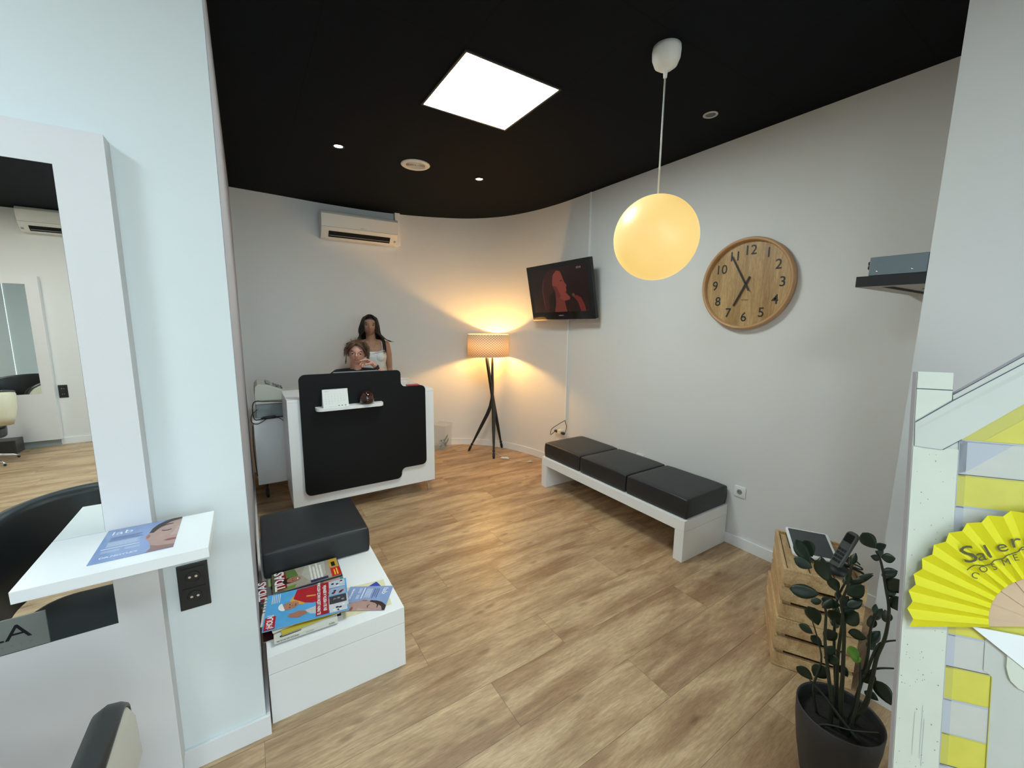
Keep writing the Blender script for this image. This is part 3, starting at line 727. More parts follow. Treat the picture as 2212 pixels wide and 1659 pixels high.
def shade_mat():
    m = bpy.data.materials.new('shade_fabric'); m.use_nodes = True; nt = m.node_tree; N = nt.nodes; L = nt.links
    for n in list(N): N.remove(n)
    out = N.new('ShaderNodeOutputMaterial'); mix = N.new('ShaderNodeMixShader'); d = N.new('ShaderNodeBsdfDiffuse'); tr = N.new('ShaderNodeBsdfTranslucent')
    at = N.new('ShaderNodeUVMap'); w = N.new('ShaderNodeTexVoronoi'); mp = N.new('ShaderNodeMapping'); mp.inputs['Scale'].default_value = (44, 9, 1)
    L.new(at.outputs[0], mp.inputs[0])
    sp = N.new('ShaderNodeSeparateXYZ'); L.new(mp.outputs[0], sp.inputs[0])
    def wave(sock, ph):
        a = N.new('ShaderNodeMath'); a.operation = 'MULTIPLY_ADD'; L.new(sock, a.inputs[0]); a.inputs[1].default_value = 2 * PI; a.inputs[2].default_value = ph
        s = N.new('ShaderNodeMath'); s.operation = 'SINE'; L.new(a.outputs[0], s.inputs[0]); return s.outputs[0]
    mu = N.new('ShaderNodeMath'); mu.operation = 'ADD'; L.new(wave(sp.outputs[0], 0), mu.inputs[0]); L.new(wave(sp.outputs[1], .5), mu.inputs[1])
    ab = N.new('ShaderNodeMath'); ab.operation = 'ABSOLUTE'; L.new(mu.outputs[0], ab.inputs[0])
    r = N.new('ShaderNodeValToRGB'); r.color_ramp.elements[0].position = .3; r.color_ramp.elements[1].position = .5
    r.color_ramp.elements[0].color = (.42, .30, .18, 1); r.color_ramp.elements[1].color = (.88, .80, .68, 1); L.new(ab.outputs[0], r.inputs[0])
    L.new(r.outputs[0], d.inputs[0]); L.new(r.outputs[0], tr.inputs[0]); mix.inputs[0].default_value = .22
    L.new(d.outputs[0], mix.inputs[1]); L.new(tr.outputs[0], mix.inputs[2]); L.new(mix.outputs[0], out.inputs[0])
    return m
mb = MB(); S = 64
uv = mb.bm.loops.layers.uv.new('UVMap'); mm = shade_mat(); mb.mi(mm)
v0 = [mb.bm.verts.new((LX + RR * math.cos(2 * PI * i / S), LY + RR * math.sin(2 * PI * i / S), z0)) for i in range(S)]
v1 = [mb.bm.verts.new((v.co.x, v.co.y, z1)) for v in v0]
for i in range(S):
    k = (i + 1) % S; f = mb.bm.faces.new((v0[i], v0[k], v1[k], v1[i])); f.smooth = True
    for l, (a, b) in zip(f.loops, ((i, 0), (i + 1, 0), (i + 1, 1), (i, 1))): l[uv].uv = (a / S, b)
mb.build('lamp_shade', parent=t, solid=.002)
for z in (z0, z1): MB().tube([(LX + RR * math.cos(2 * PI * i / 48), LY + RR * math.sin(2 * PI * i / 48), z) for i in range(49)], .0035, mat('shade_rim', (.85, .80, .70), rough=.6), 6, cap=False).build('shade_rim', parent=t)
q = MB()
for i in range(3):
    a = 2 * PI * i / 3; q.tube([(LX, LY, 1.285), (LX + RR * math.cos(a), LY + RR * math.sin(a), 1.255)], .002, M_leg, 6)
q.lathe([(.016, 1.265), (.020, 1.27), (.020, 1.30), (.014, 1.302)], (LX, LY, 0), 16, M_leg); q.build('shade_carrier', parent=t)
MB().sphere((LX, LY, 1.332), .028, mat('bulb_glass', (.9, .8, .6), emit=(1, .53, .13), estr=BULB_W), 20, 14).build('bulb', parent=t)
M_cord = mat('cord_white', (.62, .58, .50), rough=.4)
cable([(2.60, 4.43, .004), (2.57, 4.25, .004), (2.56, 4.10, .004), (2.545, 4.06, .006)], .0028, 'thin pale lamp cord on the floor beside the tripod', 'lamp cord runs on the floor', m=M_cord, name='lamp_cord')
cable([(2.545, 4.05, .006), (2.62, 3.93, .004), (2.70, 3.82, .004), (2.735, 3.79, .006), (2.80, 3.86, .004), (2.88, 3.80, .004), (2.92, 3.62, .01), (2.935, 3.60, .20), (2.94, 3.56, .38)], .0028, 'thin pale lamp cord running from the switch up to the adapter', 'lamp cord runs on the floor', m=M_cord, name='lamp_cord')
tag(MB().tube([(2.505, 4.085, .012), (2.52, 4.07, .013), (2.57, 4.035, .013), (2.585, 4.02, .012)], [.006, .012, .012, .006], M_trim, 10).build('cord_switch', origin=(2.545, 4.05, 0)), 'white inline foot switch on the floor by the lamp', 'switch')
tag(MB().tube([(2.70, 3.80, .010), (2.712, 3.795, .011), (2.75, 3.785, .011), (2.765, 3.78, .010)], [.005, .010, .010, .005], M_cord, 10).build('cord_connector', origin=(2.73, 3.79, 0)), 'small pale connector on the floor by the bench end', 'connector')

# ------------------------------------------------------------------ clear plastic bin
t = thing('plastic_bin', (2.057, 4.732, 0), 'clear plastic waste bin beside the desk', 'bin', rz=math.radians(37.6))
FB = FRAMES[t]
M_bin = mat('bin_plastic', (.80, .84, .84), rough=.2, alpha=.15)
a0, b0, a1, b1, hb = .165, .15, .185, .175, .325
def sqr(w, d, z, off=0): return [FB @ Vector((-off, -off, z)), FB @ Vector((w + off, -off, z)), FB @ Vector((w + off, d + off, z)), FB @ Vector((-off, d + off, z))]
q = MB(); q.rings([sqr(a0, b0, .002), sqr(a1, b1, hb, .008)], M_bin, cap=False, smooth=False); q.poly([(p.x, p.y) for p in sqr(a0, b0, 0)], .002, M_bin); q.build('body', parent=t, solid=.003)
r = sqr(a1, b1, hb, .009); MB().tube(r + [r[0]], .0035, mat('bin_rim', (.8, .82, .82), rough=.2, alpha=.6), 6).build('rim', parent=t)
q = MB(); rng = random.Random(3)
for i in range(26):
    c = FB @ Vector((rng.uniform(.03, .13), rng.uniform(.03, .12), rng.uniform(.02, .11)))
    mm = [mat('rubbish_white', (.7, .72, .72), rough=.5), mat('rubbish_dark', (.06, .08, .09), rough=.4), mat('rubbish_grey', (.35, .37, .38), rough=.5)][i % 3]
    pts = [c + Vector((rng.uniform(-.03, .03), rng.uniform(-.03, .03), rng.uniform(-.02, .03))) for _ in range(5)]
    for k in range(3): q.face([q.bm.verts.new(pts[k]), q.bm.verts.new(pts[k + 1]), q.bm.verts.new(pts[k + 2])], mm)
for i in range(2):
    q.prism([(0, 0), (.09, .05), (.10, .08), (.02, .04)], 0, .006, MATS['rubbish_dark'], frame(FB @ Vector((.03, .02 + i * .01, .05 + i * .05)), FB.to_3x3() @ Vector((1, 0, 0)), (0, 0, 1)))
o = q.build('rubbish', parent=None, origin=tuple(FB @ Vector((.08, .1, 0)))); tag(o, 'crumpled wrappers inside the clear bin', 'rubbish'); o['kind'] = 'stuff'

# ------------------------------------------------------------------ black wall shelf with metal unit in the niche
t = thing('wall_shelf', (2.6, .60, 1.81), 'thick black shelf high in the niche at the right edge', 'shelf')
M_shb = mat('shelf_black', (.010, .010, .011), rough=.5); M_under = mat('shelf_underside', (.42, .42, .40), rough=.55)
MB().box((2.236, .4915, 1.8115), (2.984, .711, 1.855), M_shb).build('board', parent=t, bevel=.001)
q = MB(); FZ = frame((0, 0, 1.8112), (1, 0, 0), (0, -1, 0))
q.rect(2.237, -.710, 2.983, -.4925, 0, M_under, FZ)
q.rect(2.30, -.640, 2.90, -.600, .0006, M_dark, FZ); q.rect(2.50, -.560, 2.95, -.535, .0006, M_dark, FZ)
q.build('underside', parent=t, recalc=False)
t = thing('metal_control_unit', (2.45, .58, 1.8555), 'grey metal electronic unit on the black niche shelf', 'electronic unit')
MB().box((2.238, .4925, 1.856), (2.62, .672, 1.931), mat('unit_metal', srgb(118, 128, 134), rough=.4, metal=.5)).build('housing', parent=t, bevel=.002)
for y in (.645, .535): MB().sphere((2.2378, y, 1.872), .004, M_chrome, 10, 8).build('screw', parent=t)
for (x, z, r) in ((2.27, 1.91, .008), (2.27, 1.893, .008), (2.31, 1.87, .004)):
    MB().lathe([(.0005, .012), (r, .012), (r, 0), (.0005, 0)], F=frame((x, .672, z), (-1, 0, 0), (0, 0, 1)), seg=12, m=M_black).build('knob', parent=t)

# ------------------------------------------------------------------ wooden crates
def crate(z0, off, label, group='pine crates stacked in the corner'):
    t = thing('wooden_crate', (2.062 + off[0], .786 + off[1], z0), label, 'crate', rz=math.radians(28.9 + off[2]), group=group)
    F = FRAMES[t]; Lx, Ly, H = .43, .31, .2515; th = .014
    zz = [(.002, .072), (.090, .160), (.178, H)]
    for a, b in zz:
        MB().box((0, -Ly, a), (th, 0, b), M_pine, F).build('slat', parent=t, bevel=.001)
        MB().box((Lx - th, -Ly, a), (Lx, 0, b), M_pine, F).build('slat', parent=t, bevel=.001)
        MB().box((th + .0005, -th, a), (Lx - th - .0005, 0, b), M_pine, F).build('slat', parent=t, bevel=.001)
        MB().box((th + .0005, -Ly, a), (Lx - th - .0005, -Ly + th, b), M_pine, F).build('slat', parent=t, bevel=.001)
    for x in (th, Lx - th - .03):
        for y in (-th - .03, -Ly + th):
            MB().box((x + .0005, y + .0005, .004), (x + .0295, y + .0295, H - .03), M_pineY, F).build('corner_post', parent=t)
    for k in range(3):
        y = -Ly + th + .003 + k * .093
        MB().box((th + .001, y, H - .028), (Lx - th - .001, y + .087, H - .014), M_pine, F).build('board', parent=t, bevel=.001)
    return t
crate(0, (-.012, .002, .7), 'lower pine crate standing on the floor in the corner')
crate(.252, (0, 0, 0), 'upper pine crate holding the white tablet')

CZ = .5035
t = thing('tablet', (2.365, .79, CZ - .012), 'white framed tablet with dark screen lying on the upper crate', 'tablet')
F = frame((2.366, .796, .5300), (.53, -.848, .0), (.82, .50, .12))
MB().prism(rpoly([(-.095, -.122), (.095, -.122), (.095, .122), (-.095, .122)], .014, 4), -.007, .004, mat('tablet_white', (.85, .86, .86), rough=.3), F).build('casing', parent=t, bevel=.002)
MB().prism(rpoly([(-.083, -.100), (.083, -.100), (.083, .112), (-.083, .112)], .004, 3), .0041, .0048, mat('tablet_screen', (.035, .042, .05), rough=.2), F).build('screen', parent=t)
MB().box((-.09, -.02, -.036), (.09, .11, -.0075), M_black, F).build('stand', parent=t, bevel=.003)

t = thing('cordless_phone', (2.27, .655, CZ), 'black cordless phone leaning upright in its cradle on the crate', 'phone')
a, b = Vector((2.245, .655, .520)), Vector((2.320, .620, .680))
F = frame(a, Vector((.45, .86, 0)), b - a)
F = frame(a, (b - a).cross(Vector((-.90, .42, .1))), b - a)
MB().prism(rpoly([(-.024, -.01), (.024, -.01), (.026, .19), (-.026, .19)], [.012, .012, .022, .022], 5), -.013, .008, mat('phone_grey', (.09, .10, .10), rough=.35), F).build('handset', parent=t, bevel=.004)
q = MB(); q.prism(rpoly([(-.019, .135), (.019, .135), (.019, .175), (-.019, .175)], .003, 2), .0081, .0095, M_gloss, F)
q.build('display', parent=t)
q = MB()
for i in range(3):
    for j in range(4): q.box((-.018 + i * .0135, .03 + j * .019, .0081), (-.009 + i * .0135, .042 + j * .019, .0105), M_black, F)
q.build('keypad', parent=t)
MB().lathe([(.0005, 0), (.045, 0), (.047, .006), (.040, .022), (.02, .03), (.0005, .03)], (2.255, .640, .5035), 24, M_black).build('cradle', parent=t)
rg = random.Random(5)
for k in range(3):
    pts = [(2.30 + .045 * k + rg.uniform(-.02, .02), .61 + .01 * k + rg.uniform(-.05, .05), .512 + rg.uniform(0, .03)) for _ in range(7)]
    tag(MB().tube(catmull(pts, 6), .0032, M_black, 7).build('phone_cable', origin=(2.32, .62, .51)), ['tangled black cable behind the cordless phone, left coil', 'tangled black cable behind the phone, middle coil', 'tangled black cable behind the phone, right coil'][k], 'cable', 'tangled cables on the crate')

# ------------------------------------------------------------------ potted plant
PCX, PCY = 1.676, .416
t = thing('potted_plant', (PCX, PCY, 0), 'dark leafy plant with upright stems in a charcoal pot', 'plant')
M_pot = mat('pot_charcoal', srgb(52, 50, 50), rough=.55, bump=.1, bump_scale=400)
MB().lathe([(.0005, .0), (.086, 0), (.092, .01), (.112, .12), (.124, .22), (.1265, .285), (.1235, .288), (.120, .28), (.117, .24)], (PCX, PCY, 0), 56, M_pot, cap=False).build('pot', parent=t)
q = MB(); rings = []
for r in (.0005, .03, .06, .09, .1185):
    rings.append([Vector((PCX + r * math.cos(2 * PI * j / 40), PCY + r * math.sin(2 * PI * j / 40), .245 + .006 * noise.noise(Vector((r * 60 * math.cos(2 * PI * j / 40), r * 60 * math.sin(2 * PI * j / 40), 1))))) for j in range(40)])
q.rings(rings, mat('soil', (.018, .014, .011), rough=.95, noise_amt=.6, noise_scale=120, bump=1, bump_scale=90), cap=False)
q.build('soil', parent=t)
pn = Vector((.971, .241, 0)); pt = Vector((.241, -.971, 0)); PC = Vector((PCX, PCY, 0))
def pp3(u, z, off=0): return PC + pt * u + pn * off + Vector((0, 0, z))
M_stem = mat('stem_green', srgb(44, 50, 36), rough=.55, noise_amt=.3, noise_scale=40)
M_leaf = mat('leaf_dark_green', srgb(24, 44, 26), rough=.42, noise_amt=.35, noise_scale=30)
M_leafn = mat('leaf_fresh_green', srgb(96, 142, 44), rough=.35)
stems = [([(.03, .25), (.062, .368), (.068, .458), (.071, .548), (.083, .631), (.082, .727), (.066, .802), (.046, .882), (.03, .915)], .0, .0075),
    ([(.051, .47), (.067, .581), (.086, .616), (.125, .645)], .0, .005), ([(.045, .448), (.072, .502), (.125, .538)], .005, .005),
    ([(.012, .25), (0, .355), (-.007, .468), (-.021, .642), (-.035, .706), (-.026, .775), (-.022, .858)], -.03, .0075),
    ([(-.01, .25), (-.018, .367), (-.026, .487), (-.032, .672), (-.081, .773), (-.129, .805), (-.163, .827)], .02, .007),
    ([(-.02, .25), (-.023, .332), (-.044, .445), (-.064, .557), (-.072, .663), (-.084, .675)], -.04, .0075),
    ([(-.005, .25), (-.022, .364), (-.042, .52), (-.049, .675), (-.027, .786), (-.03, .854)], .04, .006),
    ([(-.06, .25), (-.079, .344), (-.067, .455), (-.083, .527), (-.109, .60)], -.015, .0045),
    ([(.03, .25), (.041, .409), (.036, .496), (.032, .536)], -.045, .005), ([(.03, .25), (.049, .487), (.047, .621), (.058, .697)], .03, .0065),
    ([(.06, .25), (-.02, .33), (-.05, .36), (-.09, .39)], -.05, .006), ([(-.05, .24), (-.02, .265), (.04, .29), (.10, .33)], -.06, .004), ([(.05, .24), (.03, .30), (.06, .36), (.07, .42)], -.03, .006)]
for P_, off, r in stems:
    pts = catmull([pp3(u, z, off) for u, z in P_], 5); n = len(pts)
    MB().tube(pts, [r * (1 - .62 * i / n) for i in range(n)], M_stem, 9).build('stem', parent=t)
def leaf(a, b, w, m, twist, bend=.05):
    d = b - a; Ln = d.length; d.normalize()
    view = Vector((PCX, PCY, -.9)).normalized()
    s = d.cross(view).normalized(); nn = s.cross(d)
    s2 = s * math.cos(twist) + nn * math.sin(twist); n2 = s2.cross(d)
    rows = []
    for i in range(9):
        u = i / 8; ww = w * (math.sin(PI * u ** .85)) ** .75 if 0 < u < 1 else .0008
        c = a + d * (Ln * u) + n2 * (bend * Ln * math.sin(PI * u))
        rows.append([c + s2 * (ww * v) + n2 * (abs(v) * ww * .16) for v in (-1, -.5, 0, .5, 1)])
    q = MB(); q.rings(rows, m, cap=False, closed=False); return q.build('leaf', parent=t, solid=.0012)
LF = [(-.009, .964, .028, .924), (.028, .924, .052, .939), (.043, .891, .019, .892), (.045, .898, .077, .914), (.054, .846, .087, .867), (.073, .794, .102, .849), (.086, .74, .107, .79), (-.186, .867, -.133, .803), (-.162, .867, -.134, .809), (-.181, .81, -.124, .807), (-.114, .836, -.077, .775), (-.074, .788, -.048, .747), (-.188, .663, -.099, .686), (-.119, .657, -.089, .672), (-.09, .69, -.037, .681), (-.125, .623, -.091, .56), (-.143, .562, -.1, .555), (-.025, .723, .015, .777), (-.022, .695, .016, .726), (-.021, .648, .01, .706), (-.021, .771, .033, .823), (-.002, .821, .031, .847), (-.023, .788, .014, .817), (-.067, .635, -.023, .587), (-.008, .607, .039, .623), (.002, .588, .024, .556), (.008, .548, .034, .566), (-.134, .399, -.084, .373), (-.083, .381, -.048, .442), (-.021, .44, .008, .404), (.044, .423, .07, .482), (.055, .394, .093, .379), (.078, .446, .124, .39), (-.07, .528, -.037, .573), (-.061, .484, -.02, .51), (-.105, .539, -.071, .515)]
rl = random.Random(11)
for i, (u0, z0_, u1, z1_) in enumerate(LF):
    fresh = i in (25, 26)
    off = rl.uniform(-.035, .03) if i > 6 else 0
    L_ = math.hypot(u1 - u0, z1_ - z0_)
    narrow = i in (21, 22, 20)
    w = L_ * (.12 if narrow else (.42 if i < 7 or fresh else .36))
    if fresh: off = -.06
    leaf(pp3(u0, z0_, off), pp3(u1, z1_, off + rl.uniform(-.02, .02)), max(.005, min(w, .025)), M_leafn if fresh else M_leaf, rl.uniform(-.5, .5))
for i in range(26):   # smaller leaves around the stems, behind the measured ones
    P_, so, r = stems[rl.choice([0, 3, 4, 5, 6, 9])]
    k = rl.uniform(.45, 1) * (len(P_) - 1); j = min(int(k), len(P_) - 2); f_ = k - j
    u = P_[j][0] * (1 - f_) + P_[j + 1][0] * f_; z = P_[j][1] * (1 - f_) + P_[j + 1][1] * f_
    if so == 0: u -= .0
    a = pp3(u, z, so); ang = rl.choice([-1, 1]); dr = Vector((.5 * rl.uniform(.2, 1), ang * rl.uniform(.2, .8) * 0, rl.uniform(.1, .7))) + pt * (ang * rl.uniform(.1, .35)) + pn * rl.uniform(.2, .8)
    leaf(a, a + dr.normalized() * rl.uniform(.035, .06), rl.uniform(.010, .016), M_leaf, rl.uniform(-.6, .6))

# ------------------------------------------------------------------ leaning display board with the hand fan
U = Vector((.611, -.7916, 0)); V = Vector((.1235, .0953, .9878))
B0 = Vector((1.252, .277, 1.543)); FBd = frame(B0, U, V)
K = .92 / .66
def S(pts, k=K): return [(x * k, y * k) for x, y in pts]
t = thing('display_board', (B0.x - .19, B0.y - .15, 0), 'leaning display board printed with a yellow and white striped beach hut', 'display board')
low = -(B0.z - .004) / .9878
th = .016
M_bw = mat('board_white_print', srgb(192, 196, 188), rough=.5, noise_amt=.06, noise_scale=9)
M_edge = mat('board_edge_grey', srgb(176, 172, 178), rough=.6)
PKX = .2868
MX = lambda pts: [(2 * PKX - x, y) for x, y in pts]
out = [(.0085 * K, low), (.0085 * K, 0)] + S([(.0535, 0), (.0539, -.0354), (PKX, .1553)]) + S(MX([(.0539, -.0354), (.0535, 0), (.0085, 0)])) + [((2 * PKX - .0085) * K, low)]
MB().prism(out, -th, 0, M_bw, FBd, mside=M_edge).build('board', parent=t, bevel=.0015)
M_y1 = mat('print_slat_yellow', srgb(200, 192, 74), rough=.5, noise_amt=.10, noise_scale=30); M_y2 = mat('print_slat_yellow_dark', srgb(186, 180, 84), rough=.5)
M_s1 = mat('print_slat_white', srgb(188, 188, 180), rough=.5, noise_amt=.06, noise_scale=30); M_s2 = mat('print_slat_grey', srgb(172, 176, 184), rough=.5)
M_w1 = mat('print_post_white', srgb(200, 204, 190), rough=.5, noise_amt=.07, noise_scale=12); M_ln = mat('print_line', srgb(60, 66, 80), rough=.5); M_dt = mat('print_knot', srgb(120, 124, 110), rough=.6)
M_door = mat('print_door_white', srgb(184, 186, 178), rough=.5, noise_amt=.05, noise_scale=20)
q = MB(); h1, h2, h3, h4, h5 = .0006, .0010, .0014, .0018, .0022
# slats
vv = [-.1045, -.1585, -.2075, -.258, -.3075, -.3575, -.4080, -.4582, -.5090, -.5620, -.6115, -.662, -.712, -.762, -.812, -.862, -.912, -.962, -1.012, -1.062, -1.105]
for i in range(len(vv) - 1):
    a, b = vv[i] * K, max(vv[i + 1] * K, low)
    if a <= low: break
    y = i % 2 == 1
    q.rect(.066 * K, b, .735, a, h1, M_y1 if y else M_s1, FBd)
    q.rect(.066 * K, a - .0035, .735, a, h2, M_y2 if y else M_s2, FBd)
    q.rect(.066 * K, b, .076 * K, a, h2, M_y2 if y else M_s2, FBd)
    q.rect(.066 * K, b, .735, b + .0016, h3, M_ln if i % 3 == 0 else M_s2, FBd)
q.poly(S([(.0668, -.1039), (PKX, .092)] + MX([(.0668, -.1039)])), h1, M_y2, FBd)
q.poly(S([(.095, -.1035), (PKX, .060), (.48, -.1035)]), h2, M_y1, FBd)
q.poly(S([(.0665, -.106), (.13, -.106), (.078, -.152), (.0665, -.157)]), h2, M_s2, FBd)
# corner post
q.rect(.0096 * K, low, .0665 * K, -.1195 * K, h3, M_w1, FBd)
q.rect(.0665 * K - .0012, low, .0665 * K, -.104 * K, h4, M_s2, FBd)
q.rect(.0096 * K, -.0835 * K, .0537 * K, 0, h4, M_w1, FBd)
q.rect(.0088 * K, -.0283 * K, .0539 * K, -.0268 * K, h5, M_ln, FBd)
# gable board
g0 = S([(.0096, -.082), (.0548, -.0425)]); e = S([(.40, .250), (.40, .232), (.40, .168)])
for T_ in (lambda p: p, MX):
    q.poly(S(T_([(.0541, -.0350), (PKX, .1548), (PKX, .1385), (.0548, -.0432)])), .0030, M_s1, FBd)
    q.poly(S(T_([(.0096, -.0815), (.0548, -.0436), (PKX, .138), (PKX, .0889), (.068, -.1035), (.0456, -.1221), (.0109, -.1195)])), .0030, M_bw, FBd)
q.rect((2 * PKX - .0665) * K, low, (2 * PKX - .0096) * K, -.1195 * K, h3, M_w1, FBd)
def line(p, r, w, hh, m): 
    p, r = Vector(p), Vector(r); n_ = (r - p).normalized(); n_ = Vector((-n_.y, n_.x)) * w / 2
    q.poly([tuple(p - n_), tuple(r - n_), tuple(r + n_), tuple(p + n_)], hh, m, FBd)
line(*S([(.0096, -.0815), (.0548, -.0434)]), .0020, .0036, M_ln); line(*S([(.0548, -.0434), (PKX, .138)]), .0020, .0036, M_ln); line(*S([(.0542, -.0345), (PKX, .1538)]), .0018, .0036, M_ln)
q.poly(S([(.012, -.090), (.20, .062), (.20, .052), (.012, -.094)]), .0033, M_s1, FBd)
line(*S([(.0109, -.1195), (.0456, -.1221)]), .0012, .0036, M_s2); line(*S([(.0456, -.1221), (.068, -.1035)]), .0012, .0036, M_ln)
# door with scalloped planter
q.poly([(.1105 * K, low), (.735, low), (.735, -.4035 * K), (.1105 * K, -.4035 * K), (.1105 * K, -.45 * K), (.1205 * K, -.4595 * K), (.1205 * K, low)][1:5] + [(.1105 * K, -.452 * K), (.1205 * K, -.4595 * K), (.1205 * K, low)], h4, M_door, FBd)
q.rect(.1200 * K, low, .1212 * K, -.4595 * K, h5, M_y2, FBd)
for xx in (.175, .235): q.rect(xx * K, low, (xx + .001) * K, -.47 * K, h5, M_s2, FBd)
rd = random.Random(2)
for i in range(90):
    q.ell(rd.uniform(.012, .064) * K, rd.uniform(-.80, -.13) * K, rd.uniform(.0004, .0012), rd.uniform(.0005, .0016), h5, M_dt, FBd, 7)
for i in range(5):
    x = rd.uniform(.03, .045) * K; y = rd.uniform(-.75, -.2) * K; line((x, y), (x - .001, y - rd.uniform(.05, .15)), .0007, h5, M_s2)
q.build('printed_hut', parent=t, recalc=False)
MB().poly(S([(.1348, -.405), (.1345, -.4391), (.137, -.450), (.14, -.4582), (.1487, -.4667), (.1585, -.4699), (.185, -.4699), (.21, -.455), (.212, -.405)]), .004, M_w1, FBd).build('planter_relief', parent=t, solid=.004)
MB().prism(S([(.0906, -.3874), (.157, -.438), (.205, -.4745), (.30, -.4745), (.30, -.3874)]), .0062, .0085, mat('card_white', (.78, .80, .80), rough=.5), FBd).build('card_ledge', parent=t)

PV = (.1797 * K, -.3643 * K)
fp = FBd @ Vector((PV[0], PV[1], .012))
t = thing('hand_fan', tuple(fp), 'open yellow pleated hand fan with wooden ribs on the display board', 'hand fan')
M_fy = mat('fan_yellow', srgb(216, 208, 4), rough=.65); M_fw = mat('fan_wood', srgb(200, 170, 138), rough=.55, noise_amt=.06, noise_scale=30)
NP = 40; aa = math.radians(193.5); ab_ = math.radians(6)
def fan_z(i): return .016 + (.0065 if i % 2 else 0)
rows = []
for r in (.106, .148, .19, .2315):
    row = []
    for i in range(NP + 1):
        a = aa + (ab_ - aa) * i / NP
        rr = r + (.006 if (i % 2 == 0 and r > .2) else 0) - (.004 if (i % 2 == 0 and r < .11) else 0)
        row.append(FBd @ Vector((PV[0] + rr * math.cos(a), PV[1] + rr * math.sin(a), fan_z(i))))
    rows.append(row)
q = MB(); q.rings(rows, M_fy, cap=False, closed=False, smooth=False); q.build('pleated_leaf', parent=t, solid=.0006)
for i in range(0, NP, 2):
    a = aa + (ab_ - aa) * (i + 1) / NP
    Fr = FBd @ frame((PV[0], PV[1], .0095 + .00035 * (i % 4)), (math.cos(a), math.sin(a), 0), (-math.sin(a), math.cos(a), 0))
    MB().prism(rpoly([(-.012, -.004), (.03, -.0035), (.095, -.0085), (.118, -.0075), (.118, .0075), (.095, .0085), (.03, .0035), (-.012, .004)], .002, 2), 0, .0012, M_fw, Fr @ Matrix.Rotation(.06, 4, 'X')).build('rib', parent=t)
Fl = FBd @ Matrix.Translation((-.006, -.007, .0242))
M_ink = mat('fan_ink', srgb(70, 66, 10), rough=.5)
q = MB()
gl = [('S', .0815, -.281, .050, 22), ('a', .0975, -.2745, .034, 24), ('l', .1085, -.268, .040, 28), ('e', .1195, -.2575, .034, 26), ('r', .1330, -.2475, .040, 16), ('m', .1475, -.243, .040, 4)]
for ch, x, y, s_, an in gl: q.text(ch, s_, x * K - .008, y * K - .006, 0, M_ink, Fl, ang=math.radians(an), bold=.0, ax=1.2)
gl2 = [('C', .0835, -.3035, -16), ('O', .0945, -.2955, 20), ('S', .1095, -.2890, 28), ('M', .1200, -.2800, 25), ('E', .1315, -.2705, 22), ('T', .1410, -.2605, 18), ('I', .152, -.2535, 8), ('C', .160, -.2515, 2), ('S', .170, -.2505, -4)]
for ch, x, y, an in gl2: q.text(ch, .0185, x * K, y * K, 0, M_ink, Fl, ang=math.radians(an), bold=0)
ln = [(.0796, -.2948), (.084, -.2885), (.0882, -.2855), (.099, -.2840), (.1057, -.2807), (.1097, -.2736), (.1193, -.2695), (.1234, -.2637), (.1359, -.2552), (.1388, -.2489), (.1479, -.2455), (.165, -.245)]
for i in range(len(ln) - 1):
    p_, r_ = Vector(ln[i]) * K, Vector(ln[i + 1]) * K; n_ = (r_ - p_).normalized(); n_ = Vector((-n_.y, n_.x)) * .0010
    q.poly([tuple(p_ - n_), tuple(r_ - n_), tuple(r_ + n_), tuple(p_ + n_)], 0, M_ink, Fl)
q.build('lettering', parent=t, recalc=False)

